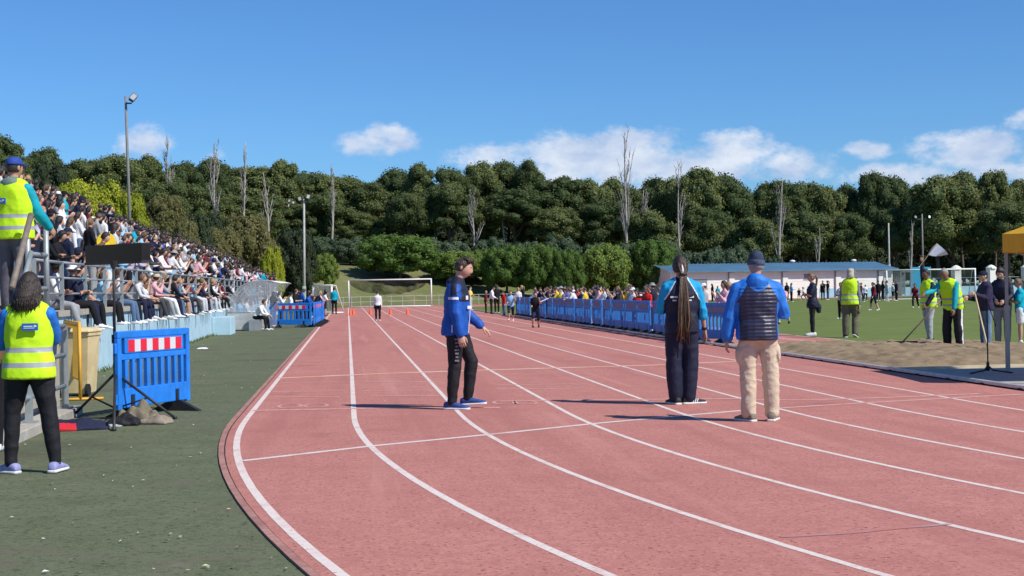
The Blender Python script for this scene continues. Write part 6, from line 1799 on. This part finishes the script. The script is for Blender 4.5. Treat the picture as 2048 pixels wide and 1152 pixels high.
hero('person with waist-long dreadlocks in navy top with cyan sleeves, back turned', G(1366, 809), face(.06, 1), 1.76, P_DR, SKIN[1], dict(name='sweatshirt', mats=[M_navyj, M_cyan, M_whitec], color=c_raglan, vox=.008, sleeve=.7, sg=.026, grow=.026), dict(mats=[M_navyt], grow=.024, wr=.009, flare=[0, .004, .010, .014, .014, .016, .014]), (M_shoe_k, M_sole), (dreads, HAIR['dark brown'], 'dreadlocks', HAIR['brown'], HAIR['light brown'], M_whitec), extras=dr_extras)


# ---- man in beanie and quilted jacket, seen from behind
def c_man(s, C):
    r_, e_, Z = raglan(s, C, .28, .085, .205); X, Y, Z = local(s, C); mi = r_.astype(int); mi[(np.abs(X) > .195) & (Z < .30)] = 1
    mi[Z > .515] = 1; mi[seg_dist(C, s.sp(.505) - s.fw * .10, s.sp(.56) - s.fw * .06) < .10] = 1
    return mi
P_MAN = dict(lean=.0, arms={'r': ((.34, .10, -1), (-.30, 1, .15)), 'l': ((-.34, .02, -1), (-.10, .14, -1))}, legs={'r': ((.10, .02, -1), (.02, -.02, -1)), 'l': ((-.02, .02, -1), (.0, -.02, -1))}, head=(.0, -.05, .06), feet={'r': (.35, 1, 0), 'l': (-.55, 1, 0)}, wide=1.16)
def man_extras(o, s):
    mb = MB(); hair_short(mb, s, vol=.002, low=-.05, seed=9); mb.build('hair', HAIR['grey'], o, True)
hero('man in navy quilted jacket with blue sleeves, beanie and beige cargo trousers, back turned', G(1517, 843), face(.10, 1), 1.735, P_MAN, SKIN[1], dict(mats=[M_quilt, M_royal2], color=c_man, vox=.008, hood=1.12, quilt=True, sg=.034, grow=.036, hem=-.1), dict(mats=[M_sand_t], grow=.016, cargo=True, wr=.011, sc=(10, 10, 13), flare=[0, .004, .008, .014, .012, .016, .022]), (mat('shoe_taupe', (.20, .17, .13), .7, .2, 14), M_sole), (lambda m, s: cap_shape(m, s, False, True), mat('beanie_slate', (.035, .048, .085), .9, .3, 14, bump=.5, bscale=40), 'beanie', mat('beanie_band', (.060, .085, .14), .9, .25, 14, bump=.5, bscale=40)), extras=man_extras)


# ---- woman in hi-vis vest, near left
P_WOM = dict(lean=.0, arms={'r': ((.02, .70, -.85), (-1, .45, .12)), 'l': ((-.34, .28, -1), (.50, .75, .15))}, legs={'r': ((.17, .0, -1), (.12, -.02, -1)), 'l': ((-.14, .0, -1), (-.04, -.02, -1))}, head=(-.1, -.1, 0), feet={'r': (.15, 1, 0), 'l': (-.9, .6, 0)}, wide=1.06)
hero('woman in lime hi-vis vest over blue jacket with long dark hair, back turned', G(62, 946), face(.05, 1), 1.60, P_WOM, SKIN[0], dict(mats=[M_royal2], collar=True, sg=.026, grow=.018, wr=.005), dict(mats=[M_blackt], grow=.012, wr=.008, flare=[.012, .012, .008, .004, .004, .002, .0]), (M_shoe_l, M_sole), (lambda m, s: (hair_long(m, s, .13, 3, .084, .07), hair_locks(m, s, .20, 3, 340, .100, .12)), HAIR['dark brown']), female=True, extras=lambda o, s: vest(o, s, True, (.055, .345, .135, .062), .050), sock=M_shoe_w)

# ---- man in hi-vis vest and blue cap on the stair landing
def lm_extras(o, s):
    vest(o, s, False, (-.06, .315, .16, .062), .055)
    mb = MB(); mb.ball(s.sp(.50) - s.fw * .07, .115, .075, .085, 14, 8); mb.ball(s.sp(.55), .095, .09, .05, 14, 8); V, F = remesh(mb, .014, 2); link_mesh('hood', np_mesh('hood', wrinkle(V, F, .006), F, [mat('hood_sage', (.13, .19, .16), .85, .15, 8)]), o)
    mb = MB(); hair_short(mb, s, vol=.004, low=-.05, seed=9); mb.build('hair', HAIR['dark brown'], o, True)
q = GD(30, 610, 17.3)
hero('man in lime hi-vis vest with turquoise sleeves and blue cap on the stair landing', (q.x, q.y), face(.42, 1), 1.80, dict(arms={'r': ((.22, .42, -1), (.12, .85, -.75)), 'l': ((-.2, .1, -1), (-.05, .3, -1))}, head=(-.1, 0, 0), wide=1.12), SKIN[1], dict(mats=[M_turqj], collar=True, sg=.026, grow=.02, wr=.005), dict(mats=[mat('trousers_slate', (.10, .095, .12), .8, .6, 3)], grow=.024), (M_shoe_k, M_sole), (lambda m, s: cap_shape(m, s), mat('cap_blue', (.02, .06, .30), .7, .1, 8), 'cap'), z=1.22, extras=lm_extras, vox=.014)

# ---- right-hand group by the sand pit
VX = .016
hero('woman in navy shirt with jacket tied round her waist, arms folded, on the grass', G(1626, 671), face(-1, .15), 1.70, dict(arms=AF, head=(0, .05, 0), legs={'r': ((.02, .02, -1), (0, -.02, -1)), 'l': ((-.02, .05, -1), (0, -.02, -1))}), SKIN[0], dict(name='shirt', mats=[M_navyj], sleeve=.4, grow=.02), dict(mats=[M_blackt], grow=.006), (M_shoe_w, M_sole), (lambda m, s: hair_tail(m, s, .34, 3), HAIR['light brown']), vox=VX, female=True,
     extras=lambda o, s: (lambda mb: (mb.rings([ring(s.sp(h) - s.fw * .01, s.rt, s.fw, w, d, 18) for h, w, d in ((-.16, .20, .17), (-.05, .215, .175), (.04, .20, .15), (.09, .178, .128))]), mb.tube([s.sp(.0) - s.fw * .13 + s.rt * .05, s.sp(-.14) - s.fw * .17, s.sp(-.30) - s.fw * .17], [.07, .085, .06], 8), (lambda VF: link_mesh('tied_jacket', np_mesh('tied_jacket', wrinkle(VF[0], VF[1], .012), VF[1], [M_navyt]), o))(remesh(mb, .018, 2))))(MB()))
hero('man in lime hi-vis vest and beige legionnaire cap walking along the grass edge', G(1702, 675), face(.55, .75), 1.80, dict(lean=.05, arms={'r': ((.16, -.1, -1), (.04, .1, -1)), 'l': ((-.2, .0, -1), (-.05, .15, -1))}, legs={'r': ((.03, .24, -1), (.02, -.28, -1)), 'l': ((-.05, -.05, -1), (-.02, -.06, -1))}, head=(-.2, .05, 0), feet={'r': (.1, 1, -.35), 'l': (-.5, 1, 0)}, wide=1.05), SKIN[1], dict(mats=[mat('sleeve_grey', (.17, .18, .20), .8, .15, 8)], grow=.018, wr=.005), dict(mats=[mat('cargo_olive', (.13, .12, .08), .85, .2, 6)], grow=.03, cargo=True, flare=[0, .004, .008, .012, .012, .012, .012]), (M_shoe_k, M_sole),
     (lambda m, s: (cap_shape(m, s), m.rings([[s.head + s.HM @ V3((math.sin(a) * (.09 + g), -math.cos(a) * (.105 + g), z)) for a in np.linspace(-1.5, 1.5, 9)] + [s.head + s.HM @ V3((math.sin(a) * (.082 + g), -math.cos(a) * (.097 + g), z)) for a in np.linspace(1.5, -1.5, 9)] for g, z in ((0, .05), (.008, -.05), (.02, -.13))])), mat('cap_beige', (.42, .39, .32), .85, .12, 8), 'cap'), vox=VX, extras=lambda o, s: vest(o, s, False, None, .05))
hero('man in lime hi-vis vest and grey joggers raising a white flag', G(1858, 684), face(-.95, -.25), 1.72, dict(lean=.03, arms={'r': ((.05, .06, 1), (.03, .04, 1)), 'l': ((-.2, .15, -1), (.1, .55, -.8))}, legs={'r': ((.04, -.10, -1), (.02, -.20, -1)), 'l': ((-.04, .14, -1), (0, -.02, -1))}, head=(0, -.05, 0)), SKIN[2], dict(mats=[M_navyj], grow=.018, wr=.005), dict(mats=[mat('joggers_grey', (.36, .37, .39), .85, .15, 7, bump=.3, bscale=18)], grow=.024), (mat('shoe_dark_blue', (.03, .035, .06), .6, .2, 14), M_sole), (lambda m, s: hair_short(m, s, vol=.012, seed=1), HAIR['black']), vox=VX, extras=lambda o, s: vest(o, s, False, None, .05))
p0, p1 = GD(1845, 524, 34.6), GD(1872, 489, 34.6)
fl = empty('judge_flag', p0, 0, 'white triangular flag on a stick held up by the man in vest', 'flag')
mb = MB(); mb.tube([(-.06, 0, -.09), p1 - p0], .010, 6); mb.build('stick', mat('stick_wood', (.35, .24, .13), .7, .2, 10), fl)
cA, cB, cC = GD(1874, 486, 34.6) - p0, GD(1896, 507, 34.4) - p0, GD(1857, 509, 34.6) - p0; mb = MB(); n = 9; V = []
for i in range(n + 1):
    for j in range(n + 1):
        u, v = i / n, j / n; a_ = cA.lerp(cC, v); e_ = cB.lerp(GD(1885, 514, 34.5) - p0, v); q = a_.lerp(e_, u); V.append(q + V3((0, .05 * math.sin(u * 6 + v * 2), .02 * math.sin(u * 5 + v * 3))))
mb.add(V, [(i * (n + 1) + j, (i + 1) * (n + 1) + j, (i + 1) * (n + 1) + j + 1, i * (n + 1) + j + 1) for i in range(n) for j in range(n)]); mb.build('cloth', M_whitec, fl, True)
def stripe_t(s, C):
    d = np.minimum(*[np.minimum(seg_dist(C, s.leg[n][0] + s.rt * sd * .10, s.leg[n][1] + s.rt * sd * .075), seg_dist(C, s.leg[n][1] + s.rt * sd * .075, s.leg[n][2] + s.rt * sd * .055)) for n, sd in (('r', 1), ('l', -1))]); return (d < .03).astype(int)
hero('man in lime hi-vis vest over turquoise jacket leaning forward with a rake', G(1908, 698), face(-.8, -.55), 1.76, dict(lean=.22, spine=.7, arms={'r': ((.2, .95, -.55), (.05, 1, -.25)), 'l': ((-.12, .30, -1), (-.02, .25, -1))}, legs={'r': ((.10, .10, -1), (.02, -.06, -1)), 'l': ((-.08, .06, -1), (-.02, -.10, -1))}, head=(.1, -.35, 0), wide=1.06), SKIN[2], dict(mats=[M_turqj], collar=True, grow=.018, wr=.005), dict(mats=[M_blackt, M_whitec], color=stripe_t, grow=.03, flare=[0, 0, .006, .01, .012, .012, .012]), (M_shoe_g, M_sole), (lambda m, s: hair_short(m, s, vol=.004, seed=6), HAIR['grey']), vox=VX, extras=lambda o, s: vest(o, s, False, None, .05))
def rake(px0, py0, D0, px1, py1, label, head=True):
    a, b = GD(px0, py0, D0), V3((*G(px1, py1, .14), .14)); o = empty('sand_rake', b, 0, label, 'rake')
    mb = MB(); mb.tube([(0, 0, 0), a - b], .017, 7); mb.build('handle', mat('ash_handle', (.56, .42, .24), .6, .15, 6), o, True)
    if head:
        mb = MB(); mb.bar((-.3, .1, 0), (.3, -.1, 0), .03, .04)
        for k in range(11): t = -.29 + k * .058; mb.box(t - .006, t + .006, -t / 3 - .006, -t / 3 + .006, -.08, .0)
        mb.build('rake_head', M_dark, o)
rake(1884, 598, 31.2, 1805, 684, 'wooden rake slanting down into the sand from the stooping man')
def n1_extras(o, s):
    mb = MB(); hair_short(mb, s, vol=.004, low=-.05, seed=9); mb.build('hair', HAIR['dark brown'], o, True)
hero('person in navy hoodie, jeans and navy cap holding a wooden pole', G(1972, 697), face(-.95, -.1), 1.62, dict(arms={'r': ((.1, .35, -1), (-.2, .9, .10)), 'l': ((-.15, .40, -1), (.1, .9, .35))}, head=(0, -.1, 0), wide=1.05), SKIN[0], dict(mats=[mat('hoodie_navy', (.028, .022, .060), .85, .2, 8)], hood=.95, grow=.03, sg=.03), dict(mats=[mat('jeans', (.13, .20, .30), .85, .25, 8)], grow=.022), (M_shoe_c, M_sole), (lambda m, s: cap_shape(m, s), cloth('navy'), 'cap'), vox=VX, extras=n1_extras)
rake(1950, 588, 30.6, 1975, 694, 'wooden pole held upright by the person in navy cap', head=False)
def n2_extras(o, s):
    mb = MB(); mb.ball(s.sp(.25) - s.fw * .22, .15, .10, .21, 12, 9); V, F = remesh(mb, .02, 2); link_mesh('backpack', np_mesh('backpack', wrinkle(V, F, .01), F, [cloth('blue')]), o)
hero('curly-haired person in navy jacket and grey joggers looking down at their hands', G(2006, 691), face(-.6, -.8), 1.70, dict(arms=LAP, head=(0, -.45, 0), spine=.4), SKIN[0], dict(mats=[M_navyj], collar=True, grow=.028, sg=.028), dict(mats=[mat('joggers_mid_grey', (.22, .23, .25), .85, .15, 7)], grow=.026), (M_shoe_k, M_sole), (lambda m, s: hair_short(m, s, vol=.032, low=-.07, seed=11), HAIR['dark brown']), vox=VX, extras=n2_extras)
hero('girl in turquoise T-shirt and white shorts beside the tent leg', G(2041, 691), face(-.8, .3), 1.46, dict(arms=AF, head=(0, -.1, 0)), SKIN[0], dict(name='shirt', mats=[cloth('turquoise')], sleeve=.4, grow=.02), dict(name='shorts', mats=[cloth('white')], len=.3, grow=.024), (M_shoe_w, M_sole), (lambda m, s: hair_tail(m, s, .26, 3), HAIR['light brown']), vox=VX, female=True, sock=M_shoe_w)
